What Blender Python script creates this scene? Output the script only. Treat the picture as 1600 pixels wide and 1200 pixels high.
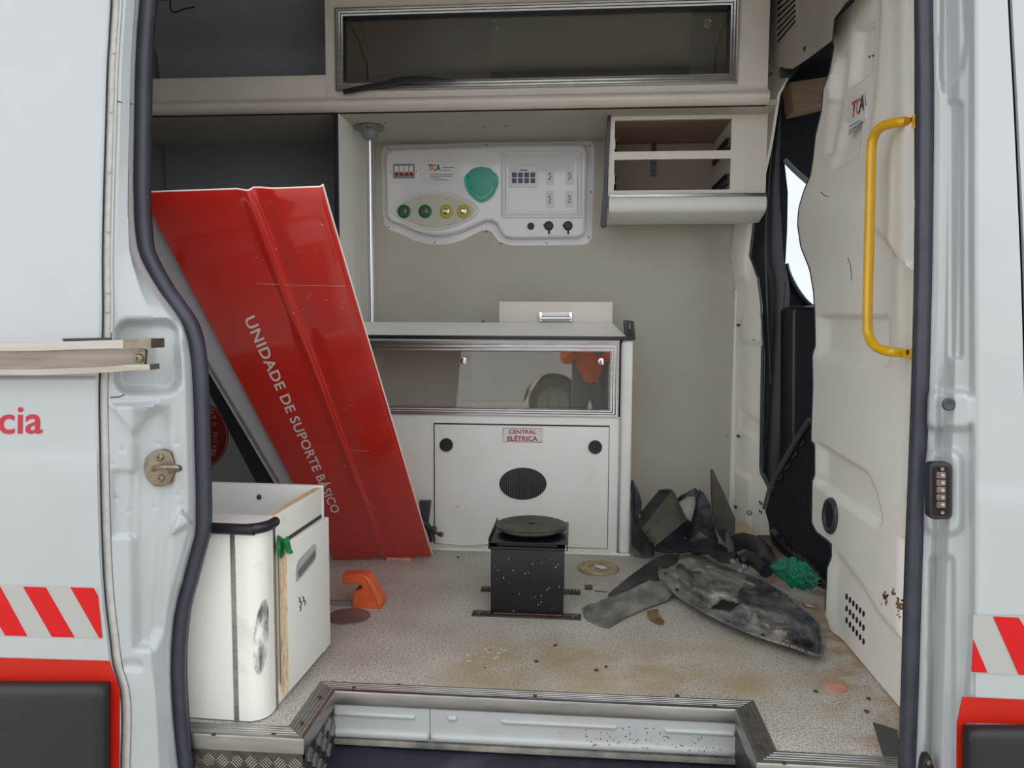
import bpy, bmesh, math, random
from mathutils import Vector, Matrix, noise

for o in list(bpy.data.objects): bpy.data.objects.remove(o, do_unlink=True)
SC = bpy.context.scene
COL = SC.collection

# ------------------------------------------------------------------ camera
F = 1200.0; H = 0.95
_y, _p, _r = math.radians(4.8), math.radians(-4.5), math.radians(0.3)
FW = Vector((-math.sin(_y)*math.cos(_p), math.cos(_y)*math.cos(_p), math.sin(_p)))
_rt = Vector((math.cos(_y), math.sin(_y), 0)); _up = _rt.cross(FW)
RT = _rt*math.cos(_r) + _up*math.sin(_r); UP = -_rt*math.sin(_r) + _up*math.cos(_r)
EYE = Vector((0, 0, H))
cam_d = bpy.data.cameras.new('camera'); cam = bpy.data.objects.new('camera', cam_d); COL.objects.link(cam)
cam_d.sensor_width = 36; cam_d.lens = 36*F/1600; cam_d.clip_start = 0.05; cam_d.clip_end = 500
cam.matrix_world = Matrix(((RT.x, UP.x, -FW.x, 0), (RT.y, UP.y, -FW.y, 0), (RT.z, UP.z, -FW.z, H), (0, 0, 0, 1)))
SC.camera = cam

# ------------------------------------------------------------------ sky, exposure
W = bpy.data.worlds.new('overcast_sky'); SC.world = W; W.use_nodes = True
nt = W.node_tree; nt.nodes.clear()
wo = nt.nodes.new('ShaderNodeOutputWorld'); bg = nt.nodes.new('ShaderNodeBackground')
tc = nt.nodes.new('ShaderNodeTexCoord'); nz = nt.nodes.new('ShaderNodeTexNoise'); cr = nt.nodes.new('ShaderNodeValToRGB')
nz.inputs['Scale'].default_value = 2.2; nz.inputs['Detail'].default_value = 4
cr.color_ramp.elements[0].color = (0.80, 0.86, 0.95, 1); cr.color_ramp.elements[0].position = 0.3
cr.color_ramp.elements[1].color = (1.0, 1.0, 1.0, 1); cr.color_ramp.elements[1].position = 0.7
nt.links.new(tc.outputs['Generated'], nz.inputs['Vector']); nt.links.new(nz.outputs['Fac'], cr.inputs['Fac'])
nt.links.new(cr.outputs['Color'], bg.inputs['Color']); nt.links.new(bg.outputs['Background'], wo.inputs['Surface'])
bg.inputs['Strength'].default_value = 1.0
VS = SC.view_settings; VS.view_transform = 'Standard'; VS.look = 'None'; VS.gamma = 1; VS.use_curve_mapping = False
VS.exposure = 0.98

# ------------------------------------------------------------------ pixel -> point helpers (measured off the photograph)
def ray(px, py): return RT*((px-800)/F) - UP*((py-600)/F) + FW
def P(px, py, Y):
    d = ray(px, py); return EYE + d*(Y/d.y)
def PZ(px, py, z=0.0):
    d = ray(px, py); return EYE + d*((z-H)/d.z)
def PX(px, py, x):
    d = ray(px, py); return EYE + d*(x/d.x)
def rect(x0, y0, x1, y1, Y):      # -> X0, X1, Z0, Z1 on plane Y
    xm, ym = (x0+x1)/2, (y0+y1)/2
    return P(x0, ym, Y).x, P(x1, ym, Y).x, P(xm, y1, Y).z, P(xm, y0, Y).z
def curve(pts):                   # smooth interpolation of (key, value)
    ks = [p[0] for p in pts]; vs = [p[1] for p in pts]; n = len(pts)
    ms = []
    for i in range(n):
        if i == 0: ms.append((vs[1]-vs[0])/(ks[1]-ks[0]))
        elif i == n-1: ms.append((vs[-1]-vs[-2])/(ks[-1]-ks[-2]))
        else:
            a = (vs[i]-vs[i-1])/(ks[i]-ks[i-1]); b = (vs[i+1]-vs[i])/(ks[i+1]-ks[i]); ms.append((a+b)/2)
    def f(t):
        if t <= ks[0]: return vs[0]
        if t >= ks[-1]: return vs[-1]
        for i in range(n-1):
            if t <= ks[i+1]: break
        h = ks[i+1]-ks[i]; u = (t-ks[i])/h
        return ((2*u**3-3*u*u+1)*vs[i] + (u**3-2*u*u+u)*h*ms[i] + (-2*u**3+3*u*u)*vs[i+1] + (u**3-u*u)*h*ms[i+1])
    return f
def lin(pts):
    def f(t):
        if t <= pts[0][0]: return pts[0][1]
        for (a, va), (b, vb) in zip(pts, pts[1:]):
            if t <= b: return va + (vb-va)*(t-a)/(b-a)
        return pts[-1][1]
    return f
def ss(a, b, x):
    t = max(0, min(1, (x-a)/(b-a))); return t*t*(3-2*t)
def rr(px, py, x0, y0, x1, y1, r, edge):      # 1 inside a rounded rectangle, soft edge
    cx, cy = (x0+x1)/2, (y0+y1)/2; hx, hy = (x1-x0)/2-r, (y1-y0)/2-r
    dx, dy = abs(px-cx)-hx, abs(py-cy)-hy
    d = math.hypot(max(dx, 0), max(dy, 0)) + min(max(dx, dy), 0) - r
    return 1-ss(-edge/2, edge/2, d)
def sdpoly(px, py, pts):
    d = 1e9; ins = False; n = len(pts)
    for i in range(n):
        ax, ay = pts[i]; bx, by = pts[(i+1) % n]
        ex, ey = bx-ax, by-ay; t = max(0, min(1, ((px-ax)*ex+(py-ay)*ey)/(ex*ex+ey*ey)))
        d = min(d, math.hypot(px-ax-ex*t, py-ay-ey*t))
        if (ay > py) != (by > py) and px < ax+(py-ay)*ex/ey: ins = not ins
    return -d if ins else d
def pl(px, py, pts, edge): return 1-ss(-edge/2, edge/2, sdpoly(px, py, pts))

# ------------------------------------------------------------------ materials
def s2l(c):
    c = c/255.0
    return c/12.92 if c <= 0.04045 else ((c+0.055)/1.055)**2.4
def rgb(r, g, b): return (s2l(r), s2l(g), s2l(b), 1)
MATS = {}
def mat(name, col, rough=0.5, metal=0.0, col2=None, scale=8, detail=4, lo=0.4, hi=0.65, bump=0.0, bscale=60, coat=0.0, aniso=None, spec=0.5, rvar=0.0):
    m = bpy.data.materials.new(name); m.use_nodes = True; t = m.node_tree; b = t.nodes['Principled BSDF']
    b.inputs['Base Color'].default_value = rgb(*col); b.inputs['Roughness'].default_value = rough; b.inputs['Metallic'].default_value = metal
    b.inputs['Coat Weight'].default_value = coat; b.inputs['Coat Roughness'].default_value = 0.06
    b.inputs['Specular IOR Level'].default_value = spec
    co = t.nodes.new('ShaderNodeTexCoord'); src = co.outputs['Object']
    if aniso:
        mp = t.nodes.new('ShaderNodeMapping'); mp.inputs['Scale'].default_value = aniso; t.links.new(src, mp.inputs['Vector']); src = mp.outputs['Vector']
    if col2:
        n = t.nodes.new('ShaderNodeTexNoise'); n.inputs['Scale'].default_value = scale; n.inputs['Detail'].default_value = detail; n.inputs['Roughness'].default_value = 0.62
        r = t.nodes.new('ShaderNodeValToRGB'); r.color_ramp.elements[0].position = lo; r.color_ramp.elements[1].position = hi
        r.color_ramp.elements[0].color = rgb(*col); r.color_ramp.elements[1].color = rgb(*col2)
        t.links.new(src, n.inputs['Vector']); t.links.new(n.outputs['Fac'], r.inputs['Fac']); t.links.new(r.outputs['Color'], b.inputs['Base Color'])
        if rvar:
            mr = t.nodes.new('ShaderNodeMapRange'); mr.inputs['To Min'].default_value = rough; mr.inputs['To Max'].default_value = rough+rvar
            t.links.new(n.outputs['Fac'], mr.inputs['Value']); t.links.new(mr.outputs['Result'], b.inputs['Roughness'])
    if bump:
        n2 = t.nodes.new('ShaderNodeTexNoise'); n2.inputs['Scale'].default_value = bscale; n2.inputs['Detail'].default_value = 5
        bp = t.nodes.new('ShaderNodeBump'); bp.inputs['Strength'].default_value = bump; bp.inputs['Distance'].default_value = 0.004
        t.links.new(src, n2.inputs['Vector']); t.links.new(n2.outputs['Fac'], bp.inputs['Height']); t.links.new(bp.outputs['Normal'], b.inputs['Normal'])
    MATS[name] = m
    return m
mat('body_paint', (174, 179, 181), 0.28, col2=(170, 175, 176), scale=3, coat=0.6)
mat('jamb_paint', (180, 183, 182), 0.36, col2=(172, 172, 166), scale=5, lo=0.5, hi=0.8, coat=0.3)
mat('sealer', (172, 171, 166), 0.6, col2=(182, 181, 177), scale=30, bump=0.5, bscale=80)
mat('bulkhead_paint', (243, 240, 231), 0.42, col2=(237, 233, 222), scale=4, lo=0.45, hi=0.75, coat=0.15)
mat('laminate_top', (246, 245, 240), 0.3)
mat('laminate', (238, 238, 232), 0.38, col2=(230, 229, 221), scale=5, lo=0.5, hi=0.8)
mat('laminate_dirty', (236, 235, 227), 0.42, col2=(196, 193, 182), scale=9, detail=8, lo=0.55, hi=0.85)
mat('wall_lining', (194, 190, 175), 0.45, col2=(187, 182, 167), scale=2.5, lo=0.4, hi=0.7)
mat('niche_lining', (132, 135, 138), 0.5)
mat('bay_lining', (206, 200, 196), 0.5)
mat('locker_lining', (176, 180, 190), 0.5, col2=(166, 170, 180), scale=3)
mat('cabinet_beige', (230, 223, 212), 0.42, col2=(222, 214, 202), scale=3)
mat('aluminium', (176, 174, 172), 0.32, 1.0, col2=(160, 157, 154), scale=14, aniso=(1, 8, 8))
mat('aluminium_worn', (208, 204, 198), 0.34, 0.95, col2=(176, 166, 154), scale=18, lo=0.5, hi=0.8)
mat('alu_trim', (166, 165, 163), 0.33, 1.0, col2=(152, 149, 145), scale=10, aniso=(1, 6, 6))
mat('chrome', (225, 225, 225), 0.12, 1.0)
mat('steel', (184, 180, 174), 0.2, 1.0, col2=(168, 156, 142), scale=5, aniso=(1, 14, 14), lo=0.4, hi=0.8)
mat('steel_shaded', (150, 142, 132), 0.3, 1.0, col2=(116, 106, 96), scale=5, aniso=(1, 14, 14), lo=0.4, hi=0.8)  # darker copy of steel: shade inside the rail channel put into the colour
mat('zinc', (150, 140, 122), 0.38, 1.0, col2=(128, 118, 100), scale=30)
mat('rubber', (58, 61, 72), 0.38, col2=(50, 52, 62), scale=14, bump=0.1, bscale=120)
mat('black_plastic', (30, 30, 34), 0.45)
mat('moulding_plastic', (25, 26, 29), 0.5, col2=(36, 36, 39), scale=60, lo=0.6, hi=0.8, bump=0.15, bscale=300)
mat('black_trim', (30, 32, 40), 0.35)
mat('black_paint', (13, 14, 19), 0.34, col2=(34, 30, 28), scale=22, lo=0.64, hi=0.74)
mat('strap_metal', (72, 66, 60), 0.5, 0.5, col2=(54, 46, 42), scale=20)
mat('disc_dusty', (58, 55, 50), 0.55, col2=(92, 84, 72), scale=16)
mat('red_paint', (198, 38, 28), 0.22, col2=(190, 34, 26), scale=3, coat=1.0)
mat('red_vinyl', (196, 10, 16), 0.45, spec=0.3)
mat('orange_band', (188, 30, 10), 0.4, col2=(180, 27, 9), scale=4, spec=0.3)
mat('tape_silver', (168, 168, 164), 0.35)
mat('lettering_white', (222, 216, 212), 0.45)
mat('lettering_red', (180, 26, 50), 0.45)
mat('lettering_label', (176, 30, 36), 0.5)
mat('label_paper', (226, 226, 228), 0.5)
mat('flange_grey', (196, 198, 206), 0.45)
mat('board_green_grey', (140, 150, 143), 0.5)
mat('sticker_maroon', (120, 20, 24), 0.5)
mat('sticker_text', (196, 150, 140), 0.6)
mat('yellow_paint', (226, 174, 14), 0.3, col2=(218, 164, 12), scale=6, coat=0.5)
mat('moulded_white', (236, 234, 237), 0.2, col2=(230, 228, 229), scale=4, coat=0.6)
mat('plate_cream', (206, 203, 186), 0.4)
mat('teal_plastic', (10, 190, 160), 0.25, coat=0.5)
mat('teal_dark', (60, 168, 148), 0.35)
mat('green_valve', (16, 112, 68), 0.35)
mat('yellow_valve', (196, 188, 70), 0.35)
mat('switch_blue', (70, 82, 112), 0.4)
mat('socket_white', (232, 231, 228), 0.35)
mat('breaker_red', (150, 28, 30), 0.4)
mat('slate', (66, 68, 70), 0.55)
mat('wood_raw', (226, 204, 168), 0.75, col2=(176, 146, 108), scale=30, aniso=(6, 6, 1), lo=0.4, hi=0.7, bump=0.3)
mat('cavity', (158, 142, 130), 0.6)
mat('ply_dark', (168, 146, 124), 0.6, col2=(150, 128, 108), scale=6, aniso=(1, 8, 8))
mat('pole_metal', (205, 205, 208), 0.22, 1.0)
mat('handle_silver', (206, 206, 208), 0.3, 0.35)
mat('scuff', (236, 235, 228), 0.5, col2=(92, 90, 88), scale=38, detail=9, lo=0.40, hi=0.62, aniso=(1, 1, 0.35))
mat('cast_grey', (140, 144, 146), 0.45, 0.5)
mat('green_tape', (28, 132, 62), 0.35, col2=(16, 92, 42), scale=20)
mat('green_bag', (18, 118, 86), 0.3, col2=(10, 84, 62), scale=14)
mat('orange_plastic', (216, 98, 52), 0.45, col2=(204, 84, 44), scale=14)
mat('tube_grey', (132, 130, 128), 0.35, 0.4)
mat('floor_cap', (122, 104, 96), 0.35, col2=(104, 88, 80), scale=8)
mat('debris_plastic', (40, 42, 46), 0.5, col2=(92, 88, 80), scale=7, detail=7, lo=0.48, hi=0.78, bump=0.25, bscale=50)
mat('debris_dusty', (92, 94, 92), 0.6, col2=(160, 154, 140), scale=9, detail=8, lo=0.4, hi=0.72, bump=0.35, bscale=40)
mat('debris_tray', (78, 80, 84), 0.55, col2=(164, 158, 146), scale=7, detail=9, lo=0.36, hi=0.60, bump=0.35, bscale=40)
mat('tray_wing', (56, 60, 70), 0.45, col2=(136, 132, 126), scale=11, detail=9, lo=0.45, hi=0.72, bump=0.35, bscale=40)
mat('debris_dark', (22, 25, 36), 0.42, col2=(38, 40, 48), scale=9, bump=0.2, bscale=40)
mat('debris_brown', (84, 80, 70), 0.55, col2=(62, 58, 52), scale=8, bump=0.3)
mat('felt_black', (30, 31, 36), 0.95, col2=(40, 41, 46), scale=60, bump=0.4, bscale=200, spec=0.2)
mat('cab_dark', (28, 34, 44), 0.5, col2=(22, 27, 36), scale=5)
mat('cab_trim', (150, 150, 156), 0.5)
mat('ac_plastic', (168, 160, 152), 0.5, col2=(156, 147, 138), scale=4)
mat('tape_ring', (176, 160, 118), 0.5, col2=(150, 134, 96), scale=16)
mat('terracotta', (206, 150, 132), 0.6, col2=(190, 132, 114), scale=12)
mat('rust', (122, 84, 56), 0.8, col2=(84, 58, 42), scale=40)
mat('screw_rust', (84, 66, 54), 0.6, 0.4)
mat('hole', (14, 14, 16), 0.8)
mat('led_dim', (170, 156, 144), 0.4)
mat('led_lens', (120, 104, 94), 0.35, col2=(86, 74, 68), scale=90)
mat('checker_plate', (104, 99, 92), 0.45, 0.85, col2=(80, 75, 68), scale=16)
mat('step_rubber', (34, 37, 48), 0.5, col2=(70, 72, 80), scale=7, lo=0.5, hi=0.8)
mat('hook_brown', (128, 104, 72), 0.7, col2=(100, 78, 52), scale=20)
mat('tca_red', (208, 70, 34), 0.5); mat('tca_orange', (214, 128, 30), 0.5); mat('tca_green', (40, 118, 80), 0.5); mat('print_grey', (96, 96, 100), 0.6)
mat('line_dark', (58, 56, 54), 0.7)
mat('tyre', (52, 52, 54), 0.8); mat('car_white', (214, 216, 214), 0.25, coat=0.7); mat('car_glass', (22, 26, 30), 0.08)
mat('vest_orange', (250, 110, 56), 0.7, col2=(240, 96, 46), scale=12); mat('reflective_band', (190, 196, 196), 0.35)
mat('denim', (96, 104, 120), 0.85, col2=(84, 92, 108), scale=20); mat('skin', (168, 116, 88), 0.55); mat('hair', (32, 24, 20), 0.7)
mat('concrete_yard', (196, 190, 178), 0.9, col2=(178, 171, 158), scale=1.5, bump=0.4, bscale=20)

def glass_mat(name, tint, base=0.05):
    m = bpy.data.materials.new(name); m.use_nodes = True; t = m.node_tree; t.nodes.clear()
    out = t.nodes.new('ShaderNodeOutputMaterial'); mx = t.nodes.new('ShaderNodeMixShader'); tr = t.nodes.new('ShaderNodeBsdfTransparent'); gl = t.nodes.new('ShaderNodeBsdfGlossy')
    fr = t.nodes.new('ShaderNodeFresnel'); fr.inputs['IOR'].default_value = 1.5; ad = t.nodes.new('ShaderNodeMath'); ad.operation = 'MULTIPLY_ADD'; ad.inputs[1].default_value = 1.6; ad.inputs[2].default_value = base
    tr.inputs['Color'].default_value = (*tint, 1); gl.inputs['Roughness'].default_value = 0.015
    t.links.new(fr.outputs[0], ad.inputs[0]); t.links.new(ad.outputs[0], mx.inputs['Fac']); t.links.new(tr.outputs[0], mx.inputs[1]); t.links.new(gl.outputs[0], mx.inputs[2]); t.links.new(mx.outputs[0], out.inputs['Surface'])
    MATS[name] = m
glass_mat('glass_clear', (0.90, 0.89, 0.87), 0.03)
glass_mat('glass_smoke', (0.88, 0.87, 0.87), 0.07)
glass_mat('glass_cab', (0.80, 0.81, 0.85), 0.03)
glass_mat('plastic_clear', (0.9, 0.9, 0.9), 0.1)

def floor_mat():
    m = bpy.data.materials.new('floor_vinyl'); m.use_nodes = True; t = m.node_tree; b = t.nodes['Principled BSDF']; L = t.links.new
    co = t.nodes.new('ShaderNodeTexCoord')
    def noi(scale, det, sc=(1, 1, 1)):
        mp = t.nodes.new('ShaderNodeMapping'); mp.inputs['Scale'].default_value = sc; L(co.outputs['Object'], mp.inputs['Vector'])
        n = t.nodes.new('ShaderNodeTexNoise'); n.inputs['Scale'].default_value = scale; n.inputs['Detail'].default_value = det; L(mp.outputs['Vector'], n.inputs['Vector']); return n.outputs['Fac']
    def ramp(src, a, b_, ca, cb):
        r = t.nodes.new('ShaderNodeValToRGB'); r.color_ramp.elements[0].position = a; r.color_ramp.elements[1].position = b_; r.color_ramp.elements[0].color = ca; r.color_ramp.elements[1].color = cb; L(src, r.inputs['Fac']); return r.outputs['Color']
    def mix(f, a, c, mode='MIX'):
        x = t.nodes.new('ShaderNodeMix'); x.data_type = 'RGBA'; x.blend_type = mode
        if isinstance(f, float): x.inputs[0].default_value = f
        else: L(f, x.inputs[0])
        for s, i in ((a, 6), (c, 7)):
            if isinstance(s, tuple): x.inputs[i].default_value = s
            else: L(s, x.inputs[i])
        return x.outputs[2]
    base = ramp(noi(220, 3), 0.36, 0.62, rgb(104, 99, 90), rgb(226, 222, 210))
    base = mix(0.36, base, ramp(noi(4, 6), 0.3, 0.7, rgb(158, 146, 126), rgb(214, 212, 204)))
    base = mix(ramp(noi(95, 4, (1, 1.6, 1)), 0.60, 0.68, (0, 0, 0, 1), (0.8, 0.8, 0.8, 1)), base, rgb(82, 74, 68))
    # brown dirt lying in front of the step and towards the bulkhead
    sep = t.nodes.new('ShaderNodeSeparateXYZ'); L(co.outputs['Object'], sep.inputs[0])
    def band(axis, lo, hi):
        a = t.nodes.new('ShaderNodeMapRange'); a.interpolation_type = 'SMOOTHSTEP'; L(sep.outputs[axis], a.inputs['Value']); a.inputs['From Min'].default_value = lo; a.inputs['From Max'].default_value = hi; return a.outputs['Result']
    def mul(a, c):
        x = t.nodes.new('ShaderNodeMath'); x.operation = 'MULTIPLY'; L(a, x.inputs[0])
        if isinstance(c, float): x.inputs[1].default_value = c
        else: L(c, x.inputs[1])
        return x.outputs[0]
    st = mul(mul(band('X', -0.50, -0.2), band('X', 0.68, 0.40)), mul(band('Y', 2.38, 2.1), band('Y', 1.84, 1.98)))
    n1 = t.nodes.new('ShaderNodeMapRange'); L(noi(5, 6), n1.inputs['Value']); n1.inputs['From Min'].default_value = 0.36; n1.inputs['From Max'].default_value = 0.6
    st = mul(mul(st, n1.outputs['Result']), 0.85)
    base = mix(st, base, rgb(164, 142, 104))
    n3 = t.nodes.new('ShaderNodeMapRange'); L(noi(9, 6), n3.inputs['Value']); n3.inputs['From Min'].default_value = 0.42; n3.inputs['From Max'].default_value = 0.58
    edge = mul(mul(band('X', 0.52, 0.80), n3.outputs['Result']), 0.85)
    base = mix(edge, base, rgb(158, 126, 92))
    L(base, b.inputs['Base Color']); b.inputs['Roughness'].default_value = 0.5
    bp = t.nodes.new('ShaderNodeBump'); bp.inputs['Strength'].default_value = 0.35; bp.inputs['Distance'].default_value = 0.002; L(noi(140, 3), bp.inputs['Height']); L(bp.outputs['Normal'], b.inputs['Normal'])
    MATS['floor_vinyl'] = m
floor_mat()

# ------------------------------------------------------------------ mesh helpers
class MB:
    def __init__(s): s.bm = bmesh.new()
    def box(s, x0, x1, y0, y1, z0, z1, bev=0.0, seg=2):
        if x0 > x1: x0, x1 = x1, x0
        if y0 > y1: y0, y1 = y1, y0
        if z0 > z1: z0, z1 = z1, z0
        v = [s.bm.verts.new((x, y, z)) for z in (z0, z1) for y in (y0, y1) for x in (x0, x1)]
        fs = [s.bm.faces.new([v[i] for i in q]) for q in ((0, 2, 3, 1), (4, 5, 7, 6), (0, 1, 5, 4), (2, 6, 7, 3), (0, 4, 6, 2), (1, 3, 7, 5))]
        if bev > 0:
            es = list({e for f in fs for e in f.edges})
            bmesh.ops.bevel(s.bm, geom=es, offset=min(bev, 0.49*min(x1-x0, y1-y0, z1-z0)), segments=seg, profile=0.6, affect='EDGES')
        return s
    def prism(s, pts, d, bev=0.0, seg=3):        # pts = front outline (3D), d = extrusion vector; bevel on the front rim
        d = Vector(d); a = [s.bm.verts.new(p) for p in pts]; b = [s.bm.verts.new(Vector(p)+d) for p in pts]; n = len(pts)
        f = s.bm.faces.new(a); g = s.bm.faces.new(list(reversed(b))); fs = [f, g]
        for i in range(n): fs.append(s.bm.faces.new((a[i], b[i], b[(i+1) % n], a[(i+1) % n])))
        bmesh.ops.recalc_face_normals(s.bm, faces=fs)
        if bev > 0: bmesh.ops.bevel(s.bm, geom=list(f.edges), offset=bev, segments=seg, profile=0.6, affect='EDGES', clamp_overlap=True)
        return s
    def loft2(s, A, B, bev=0.0, seg=3):
        a = [s.bm.verts.new(p) for p in A]; b = [s.bm.verts.new(p) for p in B]; n = len(a)
        f = s.bm.faces.new(a); fs = [f, s.bm.faces.new(list(reversed(b)))]
        for i in range(n): fs.append(s.bm.faces.new((a[i], b[i], b[(i+1) % n], a[(i+1) % n])))
        bmesh.ops.recalc_face_normals(s.bm, faces=fs)
        if bev: bmesh.ops.bevel(s.bm, geom=list(f.edges), offset=bev, segments=seg, profile=0.6, affect='EDGES', clamp_overlap=True)
        return s
    def cyl(s, p0, p1, r, r2=None, n=24, cap=True):
        p0, p1 = Vector(p0), Vector(p1); r2 = r if r2 is None else r2
        ax = (p1-p0).normalized(); t = ax.orthogonal().normalized(); u = ax.cross(t)
        A = [s.bm.verts.new(p0+(t*math.cos(2*math.pi*i/n)+u*math.sin(2*math.pi*i/n))*r) for i in range(n)]
        B = [s.bm.verts.new(p1+(t*math.cos(2*math.pi*i/n)+u*math.sin(2*math.pi*i/n))*r2) for i in range(n)]
        for i in range(n): s.bm.faces.new((A[i], A[(i+1) % n], B[(i+1) % n], B[i]))
        if cap: s.bm.faces.new(list(reversed(A))); s.bm.faces.new(B)
        return s
    def lathe(s, c, ax, prof, n=32):             # prof = [(r, h)]
        c = Vector(c); ax = Vector(ax).normalized(); t = ax.orthogonal().normalized(); u = ax.cross(t); rings = []
        for r, h in prof:
            if r < 1e-6: rings.append([s.bm.verts.new(c+ax*h)])
            else: rings.append([s.bm.verts.new(c+ax*h+(t*math.cos(2*math.pi*i/n)+u*math.sin(2*math.pi*i/n))*r) for i in range(n)])
        for A, B in zip(rings, rings[1:]):
            for i in range(n):
                j = (i+1) % n
                if len(A) == 1 and len(B) == 1: break
                if len(A) == 1: s.bm.faces.new((A[0], B[j], B[i]))
                elif len(B) == 1: s.bm.faces.new((A[i], A[j], B[0]))
                else: s.bm.faces.new((A[i], A[j], B[j], B[i]))
        return s
    def tube(s, pts, r, n=12, sub=6, ry=None, smooth=True, closed=False):
        pts = [Vector(p) for p in pts]
        if smooth and len(pts) > 2:
            q = []
            for i in range(len(pts)-1):
                p0 = pts[max(i-1, 0)]; p1 = pts[i]; p2 = pts[i+1]; p3 = pts[min(i+2, len(pts)-1)]
                for k in range(sub):
                    t = k/sub; q.append(0.5*((2*p1)+(-p0+p2)*t+(2*p0-5*p1+4*p2-p3)*t*t+(-p0+3*p1-3*p2+p3)*t**3))
            q.append(pts[-1]); pts = q
        rings = []; prev = None
        for i, p in enumerate(pts):
            d = (pts[min(i+1, len(pts)-1)]-pts[max(i-1, 0)]).normalized()
            if prev is None: t = d.orthogonal().normalized()
            else: t = (prev-d*prev.dot(d)).normalized()
            prev = t; u = d.cross(t); rad = r(i/(len(pts)-1)) if callable(r) else r
            rings.append([s.bm.verts.new(p+t*math.cos(2*math.pi*k/n)*rad+u*math.sin(2*math.pi*k/n)*(ry or rad)) for k in range(n)])
        for A, B in zip(rings, rings[1:]):
            for k in range(n): s.bm.faces.new((A[k], A[(k+1) % n], B[(k+1) % n], B[k]))
        s.bm.faces.new(list(reversed(rings[0]))); s.bm.faces.new(rings[-1])
        return s
    def grid(s, nu, nv, f):
        V = [[s.bm.verts.new(f(i/nu, j/nv)) for i in range(nu+1)] for j in range(nv+1)]
        for j in range(nv):
            for i in range(nu): s.bm.faces.new((V[j][i], V[j+1][i], V[j+1][i+1], V[j][i+1]))
        return s
    def quad(s, a, b, c, d):
        s.bm.faces.new([s.bm.verts.new(p) for p in (a, b, c, d)]); return s

def finish(name, mb, m, org, ang=38):
    bm = mb.bm if isinstance(mb, MB) else mb
    bmesh.ops.recalc_face_normals(bm, faces=bm.faces[:])
    for f in bm.faces: f.smooth = True
    for e in bm.edges:
        e.smooth = (len(e.link_faces) == 2 and e.calc_face_angle(9) < math.radians(ang))
    bm.transform(Matrix.Translation(-org))
    me = bpy.data.meshes.new(name); bm.to_mesh(me); bm.free(); me.materials.append(MATS[m] if isinstance(m, str) else m)
    o = bpy.data.objects.new(name, me); COL.objects.link(o); return o
def wloc(o):
    v = Vector((0, 0, 0))
    while o: v = v + o.location; o = o.parent
    return v
def part(name, mb, m, parent, label=None, kind=None, ang=38):
    o = finish(name, mb, m, wloc(parent), ang); o.parent = parent
    if label: o['label'] = label
    if kind: o['kind'] = kind
    return o
def thing(name, label, cat, loc, group=None):
    o = bpy.data.objects.new(name, None); COL.objects.link(o); o.location = loc; o.empty_display_size = 0.05
    o['label'] = label; o['category'] = cat
    if group: o['group'] = group
    return o
def base_of(mb):
    vs = mb.bm.verts; xs = [v.co.x for v in vs]; ys = [v.co.y for v in vs]; zs = [v.co.z for v in vs]
    return Vector(((min(xs)+max(xs))/2, (min(ys)+max(ys))/2, min(zs)))
def solo(name, mb, m, label, cat, group=None, ang=38):
    b = base_of(mb); o = finish(name, mb, m, b, ang); o.location = b; o['label'] = label; o['category'] = cat
    if group: o['group'] = group
    return o
def struct(name, mb, m, parent=None, ang=38):
    if parent: return part(name, mb, m, parent, ang=ang)
    o = finish(name, mb, m, Vector((0, 0, 0)), ang); o['kind'] = 'structure'; return o
def face_to(o, d):
    me = o.data; t = Vector((0, 0, 0))
    for p in me.polygons: t += p.normal*p.area
    if t.dot(Vector(d)) < 0: me.flip_normals()
    return o
def solid(o, th, off=0.0):
    md = o.modifiers.new('thickness', 'SOLIDIFY'); md.thickness = th; md.offset = off; return o
def text(body, ll, lr, ul, m, parent, name='lettering', bold=0.0, shear=0.0, spacing=1.0, label=None):
    cu = bpy.data.curves.new('t', 'FONT'); cu.body = body; cu.size = 1; cu.offset = bold; cu.shear = shear; cu.space_character = spacing; cu.resolution_u = 3
    to = bpy.data.objects.new('t', cu); COL.objects.link(to)
    dg = bpy.context.evaluated_depsgraph_get(); me = bpy.data.meshes.new_from_object(to.evaluated_get(dg))
    bpy.data.objects.remove(to, do_unlink=True)
    xs = [v.co.x for v in me.vertices]; ys = [v.co.y for v in me.vertices]
    x0, x1, y0, y1 = min(xs), max(xs), min(ys), max(ys)
    ll, lr, ul = Vector(ll), Vector(lr), Vector(ul); org = wloc(parent)
    for v in me.vertices:
        s, t = (v.co.x-x0)/(x1-x0), (v.co.y-y0)/(y1-y0)
        v.co = ll+(lr-ll)*s+(ul-ll)*t-org
    me.materials.clear(); me.materials.append(MATS[m])
    o = bpy.data.objects.new(name, me); COL.objects.link(o); o.parent = parent
    if label: o['label'] = label
    return o
def circ(cx, cy, rx, ry, n=28): return [(cx+rx*math.cos(2*math.pi*i/n), cy+ry*math.sin(2*math.pi*i/n)) for i in range(n)]
def rrect(x0, y0, x1, y1, r, n=5):
    o = []
    for cx, cy, a in ((x1-r, y0+r, -90), (x1-r, y1-r, 0), (x0+r, y1-r, 90), (x0+r, y0+r, 180)):
        for i in range(n+1):
            t = math.radians(a+90*i/n); o.append((cx+r*math.cos(t), cy+r*math.sin(t)))
    return o
def onY(pts, Y): return [P(x, y, Y) for x, y in pts]
def dup(o, loc, label=None):
    c = o.copy(); COL.objects.link(c); c.location = loc
    if label: c['label'] = label
    for ch in o.children:
        d = ch.copy(); COL.objects.link(d); d.parent = c
        for g in ch.children:
            e = g.copy(); COL.objects.link(e); e.parent = d
    return c
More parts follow.
